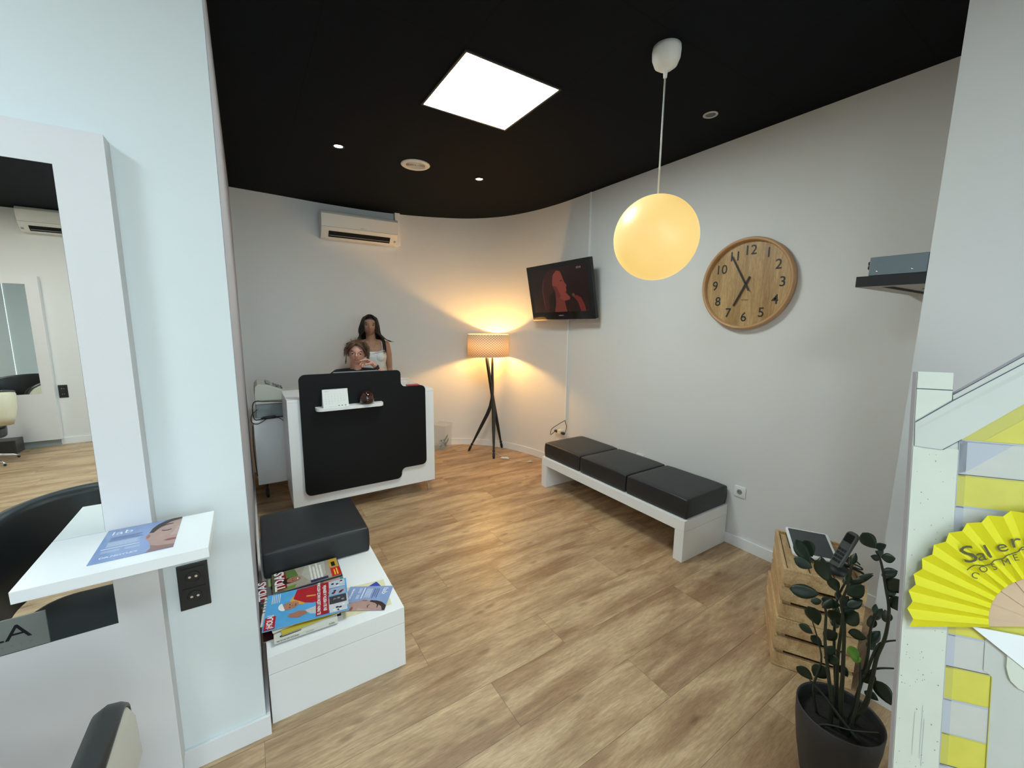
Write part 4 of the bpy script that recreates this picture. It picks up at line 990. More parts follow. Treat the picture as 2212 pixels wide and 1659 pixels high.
# ------------------------------------------------------------------ leaflets
def leaflet(F, label, w=.178, h=.214):
    t = thing('leaflet', tuple(F @ Vector((w / 2, h / 2, 0))), label, 'leaflet')
    MB().box((0, 0, 0), (w, h, .0009), flat('leaflet_blue', 138, 158, 200, .22), F).build('sheet', parent=t)
    q = MB(); s = lambda pts: [(x * w, y * h) for x, y in pts]
    q.poly(s([(.60, .62), (.62, .76), (.68, .88), (.78, .97), (.84, 1), (1, 1), (1, 0), (.66, 0), (.70, .10), (.68, .22), (.63, .36), (.58, .44), (.575, .54)]), .0012, flat('skin_photo', 178, 144, 134), F)
    q.poly(s([(.60, .62), (.62, .76), (.68, .88), (.78, .97), (.84, 1), (1, 1), (1, .94), (.86, .90), (.75, .80), (.69, .68), (.66, .60)]), .0015, flat('hair_photo', 52, 38, 36), F)
    q.poly(s([(.66, 0), (.70, .10), (.68, .20), (.80, .13), (1, .10), (1, 0)]), .0015, flat('neck_photo', 140, 106, 98), F)
    q.ell(.61 * w, .49 * h, .025 * w, .06 * h, .0018, flat('ear_photo', 150, 104, 96), F)
    q.poly(s([(.72, .74), (.80, .80), (.90, .80), (.90, .82), (.79, .83), (.71, .76)]), .0018, flat('hair_photo', 52, 38, 36), F)
    q.poly(s([(.76, .62), (.82, .585), (.90, .60), (.90, .618), (.82, .605), (.77, .635)]), .0018, flat('hair_photo', 52, 38, 36), F)
    q.poly(s([(.96, .68), (.94, .50), (.90, .42), (.93, .38), (1, .40), (1, .68)]), .0018, flat('nose_photo', 192, 160, 150), F)
    q.poly(s([(.84, .27), (.90, .30), (1, .29), (1, .24), (.90, .235)]), .0018, flat('lips_photo', 150, 82, 84), F)
    Mw = flat('ink_white', 232, 238, 246); Md = flat('ink_slate', 88, 104, 140)
    q.text('lab', .034, .07 * w, .80 * h, .0012, Mw, F, ax=1.3)
    for k, (a, b) in enumerate(((.10, .50), (.10, .46), (.10, .52))): q.rect(a * w, (.69 - k * .045) * h, b * w, (.712 - k * .045) * h, .0012, Md, F)
    for k in range(5): q.rect(.10 * w, (.54 - k * .028) * h, (.50 - .03 * (k % 2)) * w, (.548 - k * .028) * h, .0012, Mw, F)
    q.rect(.06 * w, .36 * h, .52 * w, .378 * h, .0012, Mw, F)
    for k in range(3): q.rect(.08 * w, (.30 - k * .022) * h, .30 * w, (.306 - k * .022) * h, .0012, Mw, F); q.rect(.36 * w, (.30 - k * .022) * h, .54 * w, (.306 - k * .022) * h, .0012, Mw, F)
    q.text('DR.NOYLE\'S', .0115, .10 * w, .10 * h, .0012, Mw, F, bold=.03, ax=1.25)
    q.build('print', parent=t, recalc=False)
    return t

# ------------------------------------------------------------------ magazines
def page(x0, y0, x1, y1, z, th, rz, name, label, cover, art=None, group='magazines piled on the low bench', cat='magazine'):
    c = Vector(((x0 + x1) / 2, (y0 + y1) / 2, z))
    t = thing(name, tuple(c), label, cat, rz=math.radians(rz), group=group)
    F = FRAMES[t]; w, h = y1 - y0, x1 - x0      # page width runs along +Y, page top points to -X
    FP = F @ frame((h / 2, -w / 2, 0), (0, 1, 0), (-1, 0, 0))
    MB().box((.002, .002, 0), (w - .002, h - .002, th - .0006), mat('page_edges', srgb(206, 204, 196), rough=.7, noise_amt=.15, noise_scale=300), FP).build('pages', parent=t)
    MB().box((0, 0, th - .0006), (w, h, th), cover, FP).build('cover', parent=t)
    if art: q = MB(); art(q, FP, w, h, th); q.build('cover_print', parent=t, recalc=False)
    return t
Wt = flat('white', 236, 236, 236); Bk = flat('black', 20, 20, 22)
def art_tidas(q, F, w, h, z, title='PATIDAS'):
    s = lambda pts: [(x * w, y * h) for x, y in pts]
    q.poly(s([(0, .82), (0, 1), (1, 1), (1, .82)]), z + .0003, flat('olive', 96, 92, 66), F)
    q.poly(s([(.55, .62), (.98, .66), (.98, .92), (.60, .90)]), z + .0006, flat('foliage', 92, 118, 62), F); q.poly(s([(.02, .70), (.16, .66), (.16, .84), (.02, .86)]), z + .0006, flat('foliage2', 104, 140, 50), F)
    q.rect(.08 * w, .80 * h, .95 * w, .93 * h, z + .0008, flat('title_red', 140, 24, 28), F)
    q.text('TIDAS', .060, .06 * w, .830 * h, z + .0010, Wt, F, bold=.03, ax=1.02)
    q.poly(s([(.15, .48), (.55, .58), (.98, .50), (.98, .20), (.30, .22), (.10, .30)]), z + .0004, flat('shirt_grey', 182, 178, 166), F)
    q.ell(.42 * w, .70 * h, .13 * w, .11 * h, z + .0012, flat('face_mag', 168, 112, 86), F); q.poly(s([(.28, .72), (.30, .83), (.44, .86), (.56, .82), (.57, .74), (.50, .79), (.36, .79)]), z + .0014, flat('hair_mag', 34, 26, 22), F)
    q.ell(.37 * w, .71 * h, .015 * w, .01 * h, z + .0015, Bk, F, 8); q.ell(.47 * w, .71 * h, .015 * w, .01 * h, z + .0015, Bk, F, 8); q.rect(.38 * w, .63 * h, .46 * w, .645 * h, z + .0015, Wt, F)
    for k in range(4): q.rect(.10 * w, (.42 - k * .05) * h, (.95 - .12 * (k % 2)) * w, (.45 - k * .05) * h, z + .0016, flat('caption', 226, 222, 214), F)
    q.rect(0, 0, .46 * w, .14 * h, z + .0016, flat('red2', 204, 36, 30), F); q.rect(.05 * w, .04 * h, .40 * w, .06 * h, z + .002, flat('yel', 238, 196, 60), F); q.rect(.05 * w, .08 * h, .36 * w, .10 * h, z + .002, flat('yel', 238, 196, 60), F)
    q.rect(.50 * w, .01 * h, .98 * w, .14 * h, z + .0016, flat('amber', 206, 160, 54), F); q.rect(.55 * w, .05 * h, .8 * w, .11 * h, z + .002, Bk, F)
    q.rect(.0, .20 * h, .12 * w, .46 * h, z + .0018, flat('navy', 44, 48, 92), F)
def art_left(q, F, w, h, z):
    q.rect(0, .0, w, h, z + .0002, flat('plum', 70, 44, 62), F); q.rect(.03 * w, .88 * h, .97 * w, .975 * h, z + .0004, flat('title_red', 140, 24, 28), F)
    q.text('TIDAS', .050, .08 * w, .900 * h, z + .0006, Wt, F, bold=.03, ax=1.2)
def art_grey(q, F, w, h, z):
    q.rect(0, 0, w, h, z + .0002, flat('photo_grey', 104, 104, 100), F)
    q.poly([(.3 * w, .86 * h), (.5 * w, .95 * h), (.75 * w, .9 * h), (.7 * w, .8 * h), (.4 * w, .78 * h)], z + .0004, flat('photo_dark', 44, 42, 44), F)
    q.rect(.02 * w, .80 * h, .12 * w, .97 * h, z + .0006, flat('title_red', 140, 24, 28), F); q.rect(.6 * w, .93 * h, .95 * w, .97 * h, z + .0006, flat('leafgreen', 150, 170, 110), F)
def art_teal(q, F, w, h, z):
    q.rect(0, 0, w, h, z + .0002, flat('teal', 70, 146, 146), F); q.rect(.0, .05 * h, w, .3 * h, z + .0004, flat('peach', 206, 164, 140), F)
    q.text('COCINA', .030, .02 * w, .80 * h, z + .0006, Wt, F, ang=PI / 2 * 0, bold=.02)
def art_hola(q, F, w, h, z):
    s = lambda pts: [(x * w, y * h) for x, y in pts]; a = z + .0003
    q.poly(s([(0, 0), (1, 0), (1, 1), (0, 1)]), a, flat('sky_cover', 84, 166, 220), F)
    q.poly(s([(.16, .0), (.10, .30), (.16, .46), (.30, .54), (.34, .42), (.42, .30), (.5, .0)]), a + .0003, flat('robe_white', 196, 196, 200), F)
    q.poly(s([(.50, .28), (.46, .44), (.56, .60), (.72, .68), (.98, .64), (1.0, .20), (.62, .20)]), a + .0005, flat('cape_red', 176, 20, 36), F)
    q.poly(s([(.60, .20), (.68, .52), (.72, .52), (.64, .20)]), a + .0008, flat('gold', 216, 160, 70), F)
    q.poly(s([(.50, .52), (.70, .68), (.84, .66), (.74, .70), (.66, .72), (.48, .58)]), a + .0009, flat('gold', 216, 160, 70), F)
    q.ell(.53 * w, .705 * h, .105 * w, .10 * h, a + .0012, flat('face_cover', 176, 124, 100), F, a=.3)
    q.ell(.535 * w, .795 * h, .115 * w, .055 * h, a + .0014, Wt, F, n=16, a=.25, a0=-.1, a1=PI + .1)
    q.poly(s([(.60, .80), (.645, .76), (.645, .70), (.62, .69)]), a + .0013, flat('hair_cover', 150, 138, 128), F)
    for x in (.48, .56): q.ell(x * w, .715 * h, .016 * w, .009 * h, a + .0016, flat('eye_cover', 60, 40, 36), F, 8)
    q.poly(s([(.48, .655), (.56, .65), (.54, .635), (.49, .64)]), a + .0016, flat('lip_cover', 130, 60, 56), F)
    q.poly(s([(.505, .70), (.525, .70), (.53, .675), (.50, .675)]), a + .0016, flat('nose_cover', 150, 98, 78), F)
    q.poly(s([(.14, .60), (.20, .70), (.26, .74), (.27, .70), (.31, .73), (.30, .66), (.33, .60), (.28, .52), (.20, .50), (.17, .56)]), a + .0010, flat('hand_cover', 168, 112, 90), F)
    q.rect(.015 * w, .865 * h, .34 * w, .985 * h, a + .0016, flat('logo_red', 176, 12, 34), F)
    q.text('¡HOLA!', .033, .03 * w, .895 * h, a + .0020, Wt, F, bold=.03, ax=.85)
    q.rect(.04 * w, .245 * h, .99 * w, .40 * h, a + .0016, flat('logo_red2', 160, 12, 30), F)
    q.text('EL PAPA LEÓN HACE HISTORIA', .0185, .06 * w, .345 * h, a + .0020, Wt, F, bold=.03, ax=.95)
    q.text('EN SU VISITA A ESPAÑA', .0185, .13 * w, .270 * h, a + .0020, Wt, F, bold=.03, ax=1.0)
    for k in range(5): q.rect(.70 * w, (.93 - k * .022) * h, .96 * w, (.938 - k * .022) * h, a + .0016, Wt, F)
    cols = [((50, 50, 56), (230, 230, 230)), ((120, 140, 160), (60, 60, 70)), ((180, 20, 34), (40, 36, 40)), ((225, 225, 225), (30, 30, 30))]
    rr = random.Random(9)
    for k in range(4):
        x0, x1 = (.02 + k * .245) * w, (.245 + k * .245) * w
        q.rect(x0, .02 * h, x1, .235 * h, a + .0014, flat('thumb%d' % k, *[(190, 196, 206), (150, 170, 196), (60, 52, 56), (206, 210, 214)][3 - k]), F)
        for j in range(6):
            cc = cols[k][j % 2]
            q.ell(x0 + rr.uniform(.2, .8) * (x1 - x0), rr.uniform(.05, .2) * h, .028 * w, .02 * h, a + .0016 + j * .0001, flat('fig%d%d' % (k, j % 2), *cc), F, 9)
dkred = flat('dark_cover', 60, 20, 24)
page(-.030, 1.835, .276, 2.070, .3058, .0035, 0, 'magazine', 'dark magazine at the bottom of the front pile', dkred)
# thick book with a white spine
t = thing('book', (.134, 1.91, .3096), 'thick white book with a lettered spine under the front magazines', 'book')
FK = Matrix.Translation((.134, 1.91, .3098)) @ Matrix.Rotation(math.radians(-1.5), 4, 'Z')
MB().box((-.124, -.118, 0), (.124, .118, .020), mat('book_white', srgb(212, 210, 198), rough=.5), FK).build('cover', parent=t, bevel=.002)
FS = FK @ frame((-.124, -.1183, 0), (1, 0, 0), (0, 0, 1))
q = MB(); q.text('RECETAS DE COCINA', .0085, .010, .007, .0003, Bk, FS, bold=.02); q.text('EDICIONES', .006, .12, .007, .0003, Bk, FS); q.text('DUNA', .008, .21, .007, .0003, Bk, FS, bold=.03)
q.build('spine_lettering', parent=t, recalc=False)
q = MB(); q.tube(catmull([(.075 + .0, 1.835, .3301), (.045, 1.812, .3301), (.030, 1.806, .3301), (.045, 1.800, .3301), (.11, 1.803, .3301)], 5), .0028, Bk, 6, flat=.2); q.build('cover_stroke', parent=t)
page(.030, 1.812, .262, 2.03, .3302, .004, 4, 'magazine', 'yellow magazine sticking out under the pale blue cover', flat('mustard', 196, 176, 60))
page(-.012, 1.850, .235, 2.06, .3345, .003, 9, 'magazine', 'white magazine with a fanned corner under the blue cover', flat('offwhite', 214, 214, 206))
page(-.026, 1.880, .215, 2.085, .3378, .003, -7, 'magazine', 'white magazine with black letters peeping out on the wall side', flat('offwhite', 214, 214, 206),
     lambda q, F, w, h, z: q.text('UTU', .040, .45 * w, .90 * h, z + .0004, Bk, F, bold=.0, ax=1.2))
page(-.018, 1.828, .325, 2.082, .3412, .0035, -7.6, 'magazine', 'sky blue magazine showing a man in a red cape and white cap, on top', flat('sky_cover', 84, 166, 220), art_hola)
page(-.034, 2.118, .262, 2.306, .3058, .0048, 0, 'magazine', 'plum magazine at the bottom of the rear pile, title at the wall side', flat('plum', 70, 44, 62), art_left)
page(-.004, 2.108, .300, 2.306, .3110, .0045, -1, 'magazine', 'grey photo magazine second in the rear pile', flat('photo_grey', 104, 104, 100), art_grey)
page(.028, 2.088, .338, 2.290, .3160, .0045, -1.5, 'magazine', 'teal magazine in the middle of the rear pile', flat('teal', 70, 146, 146), art_teal)
page(.026, 2.118, .338, 2.306, .3210, .0035, -1, 'magazine', 'dark magazine just below the top of the rear pile', flat('night', 52, 44, 46))
page(.022, 2.130, .334, 2.306, .3250, .0050, -1, 'magazine', 'magazine with a smiling man and red title on top of the rear pile', flat('mag_beige', 168, 156, 140), art_tidas)
# cream paper, blue card and leaflet at the bench end
t = thing('cream_paper', (.38, 1.91, .3056), 'cream patterned paper sheet lying on the bench end', 'paper')
FC = Matrix.Translation((0, 0, .3056))
pc = [(.335, 2.030), (.514, 2.003), (.494, 1.790), (.278, 1.812)]
MB().prism(pc, 0, .0005, flat('cream', 226, 218, 178), FC).build('sheet', parent=t)
q = MB(); rr = random.Random(4)
for i in range(60): q.ell(rr.uniform(.34, .42), rr.uniform(1.90, 2.0), .0025, .0018, .0008, flat('ink_brown', 60, 52, 44), FC, 6)
q.build('dot_print', parent=t, recalc=False)
tag(MB().prism(rpoly([(.415, 1.975), (.478, 2.002), (.488, 1.950), (.43, 1.93)], .006, 3), 0, .0006, flat('royal_blue', 56, 70, 170), Matrix.Translation((0, 0, .3066))).build('blue_card', origin=(.45, 1.97, .3066)), 'royal blue card under the grey blue leaflet', 'card')
# leaflet on the bench: page top points towards +X
Fq = frame((.355, 2.026, .3076), (-.088, -.153, 0), (.145, -.094, 0))
leaflet(Fq, 'blue leaflet with a sleeping face lying on the low bench')
leaflet(frame((-.392, 1.424, 1.0005), (1, .0, 0), (0, 1, 0)), 'blue leaflet with a sleeping face lying on the styling shelf', w=.176, h=.212)

# ------------------------------------------------------------------ styling stations with mirrors
def station(F, label, shelf=True):
    """local x to the right seen from the front, y up, z out of the wall"""
    t = thing('styling_station', tuple(F.translation), label, 'styling station')
    x0, x1, m0, m1 = -1.12, 0, -1.008, -.107
    d = .068
    q = MB()
    M_pn = mat('station_laminate', (.75, .74, .742), rough=.45)
    q.box((x0, .085, 0.0005), (m0, 2.144, d), M_pn, F).box((m1, .085, .0005), (x1, 2.144, d), M_pn, F).box((m0, 2.046, .0005), (m1, 2.144, d), M_pn, F).box((m0, .085, .0005), (m1, .692, d), M_pn, F)
    q.build('panel', parent=t)
    MB().box((m0 + .0005, .6925, .001), (m1 - .0005, 2.0455, d - .006), M_dark, F).build('mirror_backing', parent=t)
    MB().box((m0 + .0006, .6926, d - .0055), (m1 - .0006, 2.0454, d - .0005), M_mirror, F).build('mirror', parent=t)
    MB().box((x0 + .02, .001, .0005), (x1 - .02, .0845, d - .03), M_greyp, F).build('plinth', parent=t)
    if shelf: MB().box((-.51 + .293, .968, d + .0005), (-.132 + .293, 1.000, d + .266), M_white, F).build('shelf', parent=t, bevel=.0015)
    return t
FN = frame((-.293, 1.708, 0), (1, 0, 0), (0, 0, 1))
t = station(FN, 'white styling station panel with a tall mirror on the left wall', shelf=False)
MB().box((-.512, 1.374, .968), (-.132, 1.6395, 1.000), M_white).build('shelf', parent=t, bevel=.0015)
t = thing('mirror_plaque', (-.68, 1.637, .745), 'grey plaque with dark capital letters at the mirror foot', 'plaque')
FM = frame((0, 1.6395, 0), (1, 0, 0), (0, 0, 1))
MB().box((-.82, .6955, .0), (-.548, .797, .0015), mat('plaque_grey', srgb(140, 146, 142), rough=.4, metal=.3), FM).build('plate', parent=t)
q = MB().text('LA', .064, -.672, .733, .0019, flat('plaque_ink', 24, 28, 34), FM, ax=1.25, bold=.0)
for i in range(5): q.text('V', .012, -.66 + i * .018, .712, .0019, mat('plaque_faint', srgb(122, 128, 124)), FM)
q.build('lettering', parent=t, recalc=False)
def twin_socket(F, label):
    t = thing('twin_socket', tuple(F.translation), label, 'socket')
    Md = mat('socket_black', (.018, .019, .020), rough=.35)
    MB().box((-.043, -.083, .0005), (.043, .083, .008), Md, F).build('frame', parent=t, bevel=.0015)
    for s_ in (-1, 1):
        q = MB().box((-.033, s_ * .037 - .033, .0085), (.033, s_ * .037 + .033, .0105), Md, F)
        q.lathe([(.020, .0108), (.0215, .0125), (.0185, .0125), (.018, .0106)], seg=24, m=Md, F=F @ Matrix.Translation((0, s_ * .037, 0)), cap=False)
        q.ell(-.009, s_ * .037, .0042, .0042, .0112, M_chrome, F); q.ell(.009, s_ * .037, .0042, .0042, .0112, M_chrome, F)
        q.build('outlet', parent=t, recalc=False)
twin_socket(frame((-.215, 1.7075, .716), (1, 0, 0), (0, 0, 1)), 'black double socket on the left wall under the styling shelf')
# far wall of the styling room, seen in the mirror
FR = frame((-2.103, -4.278, 0), (-1, 0, 0), (0, 0, 1)) @ Matrix.Translation((1.12, 0, 0))
station(FR, 'white styling station panel on the far wall, seen in the mirror', shelf=False)
twin_socket(frame((-2.043, -4.2775, .70), (-1, 0, 0), (0, 0, 1)), 'black double socket on the far wall, seen in the mirror')
F = frame((-1.75, -4.2775, 2.66), (-1, 0, 0), (0, 0, 1))
aircon(0, 0, 2.66, 2.935, .83, F, 'white air conditioner on the far wall, seen in the mirror')

# ------------------------------------------------------------------ salon chairs
def salon_chair(loc, rz, label, pad, shell):
    t = thing('salon_chair', loc, label, 'salon chair', rz=rz)
    F = FRAMES[t]
    def path(r0, r1, zt, zb, m, name, off, bev):
        # U-shaped wall: local front is +Y
        n = 84; rings = []
        for i in range(n + 1):
            u = i / n * 2 - 1                       # -1 right arm tip .. 1 left arm tip
            a = -PI / 2 + u * PI * .5 * 1.0
            if abs(u) > .62:
                s_ = 1 if u > 0 else -1; k = (abs(u) - .62) / .38
                base = Vector((.27 * -s_ * -1, .02 + k * .30, 0)) if False else Vector((s_ * .27, -.02 + k * .32, 0)); nrm = Vector((s_, 0, 0)); hh = 1 - k
            else:
                b_ = -PI / 2 + (u / .62) * PI / 2
                base = Vector((.27 * math.cos(b_), -.02 + .27 * math.sin(b_) * .95, 0)); nrm = Vector((math.cos(b_), math.sin(b_), 0)); hh = 1.0
            back = max(0, math.cos(u * PI / 2)) ** .8
            top = zt + (.15 * back)
            tipdrop = .0 if abs(u) < .86 else (1 - math.sqrt(max(0, 1 - ((abs(u) - .86) / .14) ** 2))) * .075
            top -= tipdrop
            lean = nrm * (.05 * back)
            z0 = zb + .075 * max(0, 1 - abs(u) / .9)
            ring = []
            pts = off(top)
            for (d, z, ln_) in pts(z0, top): ring.append(F @ (base + nrm * d + lean * ln_ + Vector((0, 0, z))))
            rings.append(ring)
        q = MB(); q.rings(rings, m, cap=True); return q.build(name, parent=t)
    path(0, 0, .715, .40, shell, 'outer_shell', lambda top: (lambda z0, tp: [(.0, z0 + .02, 0), (.02, z0, 0), (.038, z0 + .10, .3), (.046, (z0 + tp) / 2, .6), (.044, tp - .045, .9), (.034, tp - .022, 1), (.012, tp - .018, 1), (.0, (z0 + tp) / 2, .6)]), 0)
    path(0, 0, .715, .40, pad, 'padding', lambda top: (lambda z0, tp: [(-.001, z0 + .03, 0), (-.001, tp - .03, .95), (.012, tp - .017, 1), (.036, tp - .019, 1), (.037, tp - .010, 1), (.026, tp - .001, 1), (.004, tp + .003, 1), (-.018, tp - .010, 1), (-.026, tp - .030, 1), (-.027, (z0 + tp) / 2, .6), (-.026, z0 + .03, 0)]), 0)
    q = MB(); q.prism(rpoly([(-.232, -.195), (.232, -.195), (.232, .30), (-.232, .30)], [.14, .14, .05, .05], 8), .30, .418, pad, F)
    q.build('seat', parent=t, bevel=.03, bseg=4)
    MB().lathe([(.0005, .16), (.032, .16), (.032, .27), (.09, .28), (.09, .298), (.0005, .298)], F=F, seg=24, m=M_chrome).build('column', parent=t)
    q = MB(); q.lathe([(.0005, .055), (.05, .055), (.05, .12), (.033, .16), (.0005, .16)], F=F, seg=24, m=M_chrome); q.build('hub', parent=t)
    for i in range(5):
        a = 2 * PI * i / 5 + .3
        d = Vector((math.cos(a), math.sin(a), 0))
        MB().tube([F @ (d * r + Vector((0, 0, z))) for r, z in ((.04, .09), (.15, .075), (.26, .045), (.30, .022))], [.02, .018, .014, .012], M_chrome, 10, flat=.7).build('foot_spoke', parent=t)
        MB().sphere(F @ (d * .30 + Vector((0, 0, .013))), .013, M_black, 12, 8).build('foot_pad', parent=t)
    return t
salon_chair((-.62, .985, 0), 0, 'black and cream tub chair facing the styling mirror, corner visible', M_blackv, M_creamw)
salon_chair((-2.60, -3.62, 0), math.radians(162), 'cream shell salon chair on a chrome star base, seen in the mirror', M_blackv, M_cream)
tag(MB().box((-2.95, -4.19, .001), (-2.43, -3.98, .17), mat('trunk_dark', (.05, .045, .04), rough=.4)).build('footrest_box', origin=(-2.7, -4.08, 0), bevel=.004), 'dark studded box on the floor by the far wall, seen in the mirror', 'box')
# small black trolley with bottles beside the left wall (seen by double reflection)
t = thing('bottle_shelf', (-2.3, 1.60, 1.05), 'black wall shelf with hair product bottles, seen in the mirror', 'shelf')
MB().box((-3.4, 1.48, 1.02), (-1.75, 1.707, 1.06), M_black).build('board', parent=t)
for i, (x, m_) in enumerate(((-2.0, M_white), (-2.12, M_white), (-1.9, M_red), (-2.3, M_greyp), (-2.45, M_white), (-2.6, M_black))):
    tag(MB().lathe([(.0005, 0), (.03, 0), (.032, .01), (.032, .15), (.012, .18), (.012, .21), (.0005, .21)], (x, 1.6, 1.0605), 16, m_).build('product_bottle', origin=(x, 1.6, 1.06)), ['slim white hair product bottle', 'white hair product bottle beside the slim one', 'red hair product bottle', 'grey hair product bottle', 'white hair product bottle far along', 'black hair product bottle'][i] + ' on the mirrored black shelf', 'bottle', 'product bottles on the black shelf')

# ------------------------------------------------------------------ people
def gauss(x, s): return math.exp(-(x / s) ** 2)
def head_into(q, m, F, jaw=1.0):
    """head centred on its own origin, face towards local -Y, chin at z -.108, crown at +.108"""
    def deform(p):
        x, y, z = p
        if z < .0:
            k = min(1, -z / .108)
            x *= 1 - .30 * jaw * k ** 1.6
            if y > 0: y *= 1 - .55 * k
            if y < 0: y *= 1 - .10 * k
        else:
            y *= 1 + .04
        f = max(0, -y / .095)
        if f > 0:
            y -= .020 * gauss(x, .011) * gauss(z + .022, .016) * f ** 2        # nose tip
            y -= .010 * gauss(x, .009) * gauss(z + .002, .022) * f ** 2        # bridge
            y += .009 * (gauss(x - .031, .017) + gauss(x + .031, .017)) * gauss(z - .006, .013) * f   # sockets
            y -= .004 * gauss(x, .05) * gauss(z - .030, .012) * f              # brow
            y -= .005 * gauss(x, .022) * gauss(z + .052, .010) * f ** 2        # mouth
            y -= .006 * gauss(x, .020) * gauss(z + .088, .014) * f             # chin
            y -= .004 * (gauss(x - .040, .018) + gauss(x + .040, .018)) * gauss(z + .025, .02) * f  # cheeks
        return Vector((x, y, z))
    seg, rg_ = 56, 44; rings = []
    for i in range(1, rg_):
        t_ = PI * i / rg_; rings.append([F @ deform((.074 * math.sin(t_) * math.cos(2 * PI * j / seg), .094 * math.sin(t_) * math.sin(2 * PI * j / seg), -.108 * math.cos(t_))) for j in range(seg)])
    q.rings(rings, m, cap=True)
    for s_ in (-1, 1): q.sphere((0, 0, 0), .03, m, 12, 10, (.35, .6, 1), F @ Matrix.Translation((s_ * .072, .008, -.012)) @ Matrix.Rotation(s_ * .25, 4, 'Z'))
def limb(q, m, P_, seg=16):
    """P_: list of (point, radius)"""
    for i in range(len(P_) - 1):
        (a, ra), (b, rb) = P_[i], P_[i + 1]; a, b = Vector(a), Vector(b)
        q.tube([a, a.lerp(b, .33), a.lerp(b, .66), b], [ra, ra * .66 + rb * .34 + .001, ra * .34 + rb * .66 + .001, rb], m, seg)
    for p, r in P_: q.sphere(p, r * 1.0, m, 14, 10)
def torso(q, m, rows, F, seg=28):
    """rows: (z, half width, half depth, y offset)"""
    q.rings([[F @ Vector((hw_ * math.copysign(abs(math.cos(2 * PI * j / seg)) ** .85, math.cos(2 * PI * j / seg)), yo + hd * math.sin(2 * PI * j / seg), z)) for j in range(seg)] for z, hw_, hd, yo in rows], m, cap=True)
def skin_obj(q, name, m, parent, voxel=.005, smooth=3, label=None):
    o = q.build(name, parent=parent, recalc=True)
    r = o.modifiers.new('remesh', 'REMESH'); r.mode = 'VOXEL'; r.voxel_size = voxel; r.use_smooth_shade = True
    s_ = o.modifiers.new('smooth', 'SMOOTH'); s_.iterations = smooth; s_.factor = .5
    if label: o['label'] = label
    return o
def hand_into(q, m, F, curl, scale=1.0, spread=.1, thumb=(.6, .5), flip=1):
    """palm base at origin, fingers towards local +X, palm normal -Z, thumb on +Y*flip; curl: list of 4 (a,b,c) bends"""
    def T(p): return F @ (Vector(p) * scale)
    k = scale
    q.rings([[T((x, w_ * math.cos(2 * PI * j / 14), h_ * math.sin(2 * PI * j / 14))) for j in range(14)] for x, w_, h_ in ((-.01, .024, .018), (.02, .033, .017), (.05, .038, .015), (.078, .037, .012), (.088, .034, .009))], m, cap=True)
    for i in range(4):
        y = (.028 - i * .0185) * flip; L_ = [.040, .045, .042, .033][i]; a = spread * (1.5 - i) * flip
        p = Vector((.080 - abs(i - 1) * .004, y, 0)); ang = 0; pts = [(T(p), .0092 * k)]
        for jn, (seg_, c) in enumerate(zip((1.0, .68, .55), curl[i])):
            ang += c; d = Vector((math.cos(ang) * math.cos(a), math.sin(a) * math.cos(ang), -math.sin(ang)))
            p = p + d * (L_ * seg_); pts.append((T(p), (.0086, .0078, .0066)[jn] * k))
        limb(q, m, pts, 10)
    p0 = Vector((.015, .024 * flip, -.004)); d1 = Vector((.7, .75 * flip * thumb[0] * 1.4, -thumb[1])).normalized(); d2 = Vector((.92, .25 * flip, -thumb[1] * 1.1)).normalized()
    p1 = p0 + d1 * .042; p2 = p1 + d2 * .032; p3 = p2 + d2 * .024
    limb(q, m, [(T(p0), .0135 * k), (T(p1), .0110 * k), (T(p2), .0098 * k), (T(p3), .0078 * k)], 10)
def face_parts(F, parent, iris, lips, brow, lid=0.0, skin=None):
    Me = mat('eye_white', (.34, .31, .29), rough=.3); Mi = mat('iris_' + iris, (.03, .018, .012), rough=.15)
    for s_ in (-1, 1):
        c = Vector((s_ * .0312, -.0742, .004))
        MB().sphere((0, 0, 0), .0130, Me, 16, 12, (1.05, .8, .60), F @ Matrix.Translation(c)).build('eyeball', parent=parent)
        MB().sphere((0, 0, 0), .0062, Mi, 12, 8, (1, .5, 1), F @ Matrix.Translation(c + Vector((s_ * .0030, -.0086, -.0005 - lid * .004)))).build('iris', parent=parent)
        q = MB(); q.tube([F @ Vector((s_ * (.0312 + u * .0165), -.0860 + abs(u) * .006 + (u + 1) * .0015, .0085 + (1 - u * u) * .0045 - lid * .008)) for u in (-1, -.5, 0, .5, 1)], [.0010, .0022, .0026, .0026, .0012], mat('lash_dark', (.015, .010, .008)), 6); q.build('eyelashes', parent=parent)
        if lid: MB().sphere((0, 0, 0), .0135, skin, 16, 12, (1, .8, .5), F @ Matrix.Translation(c + Vector((0, .0004, .0055)))).build('eyelid', parent=parent)
        q = MB(); q.tube([F @ Vector((s_ * (.032 + u * .023), -.0895 + (u + 1) ** 2 * .0045, .0225 + (1 - u * u) * .004 - (u > .5) * .001)) for u in (-1, -.5, 0, .5, 1)], [.0018, .0036, .0040, .0030, .0010], brow, 6, flat=.6); q.build('eyebrow', parent=parent)
    q = MB()
    q.tube([F @ Vector((u * .0225, -.0960 + u * u * .010, -.0495 + (.0016 if abs(u) in (.35,) else 0) - abs(u) * .001)) for u in (-1, -.7, -.35, 0, .35, .7, 1)], [.0008, .0026, .0036, .0030, .0036, .0026, .0008], lips, 8)
    q.tube([F @ Vector((u * .0205, -.0945 + u * u * .010, -.0565 + u * u * .003)) for u in (-1, -.6, -.2, .2, .6, 1)], [.0008, .0036, .0046, .0046, .0036, .0008], lips, 8)
    q.build('lips', parent=parent)

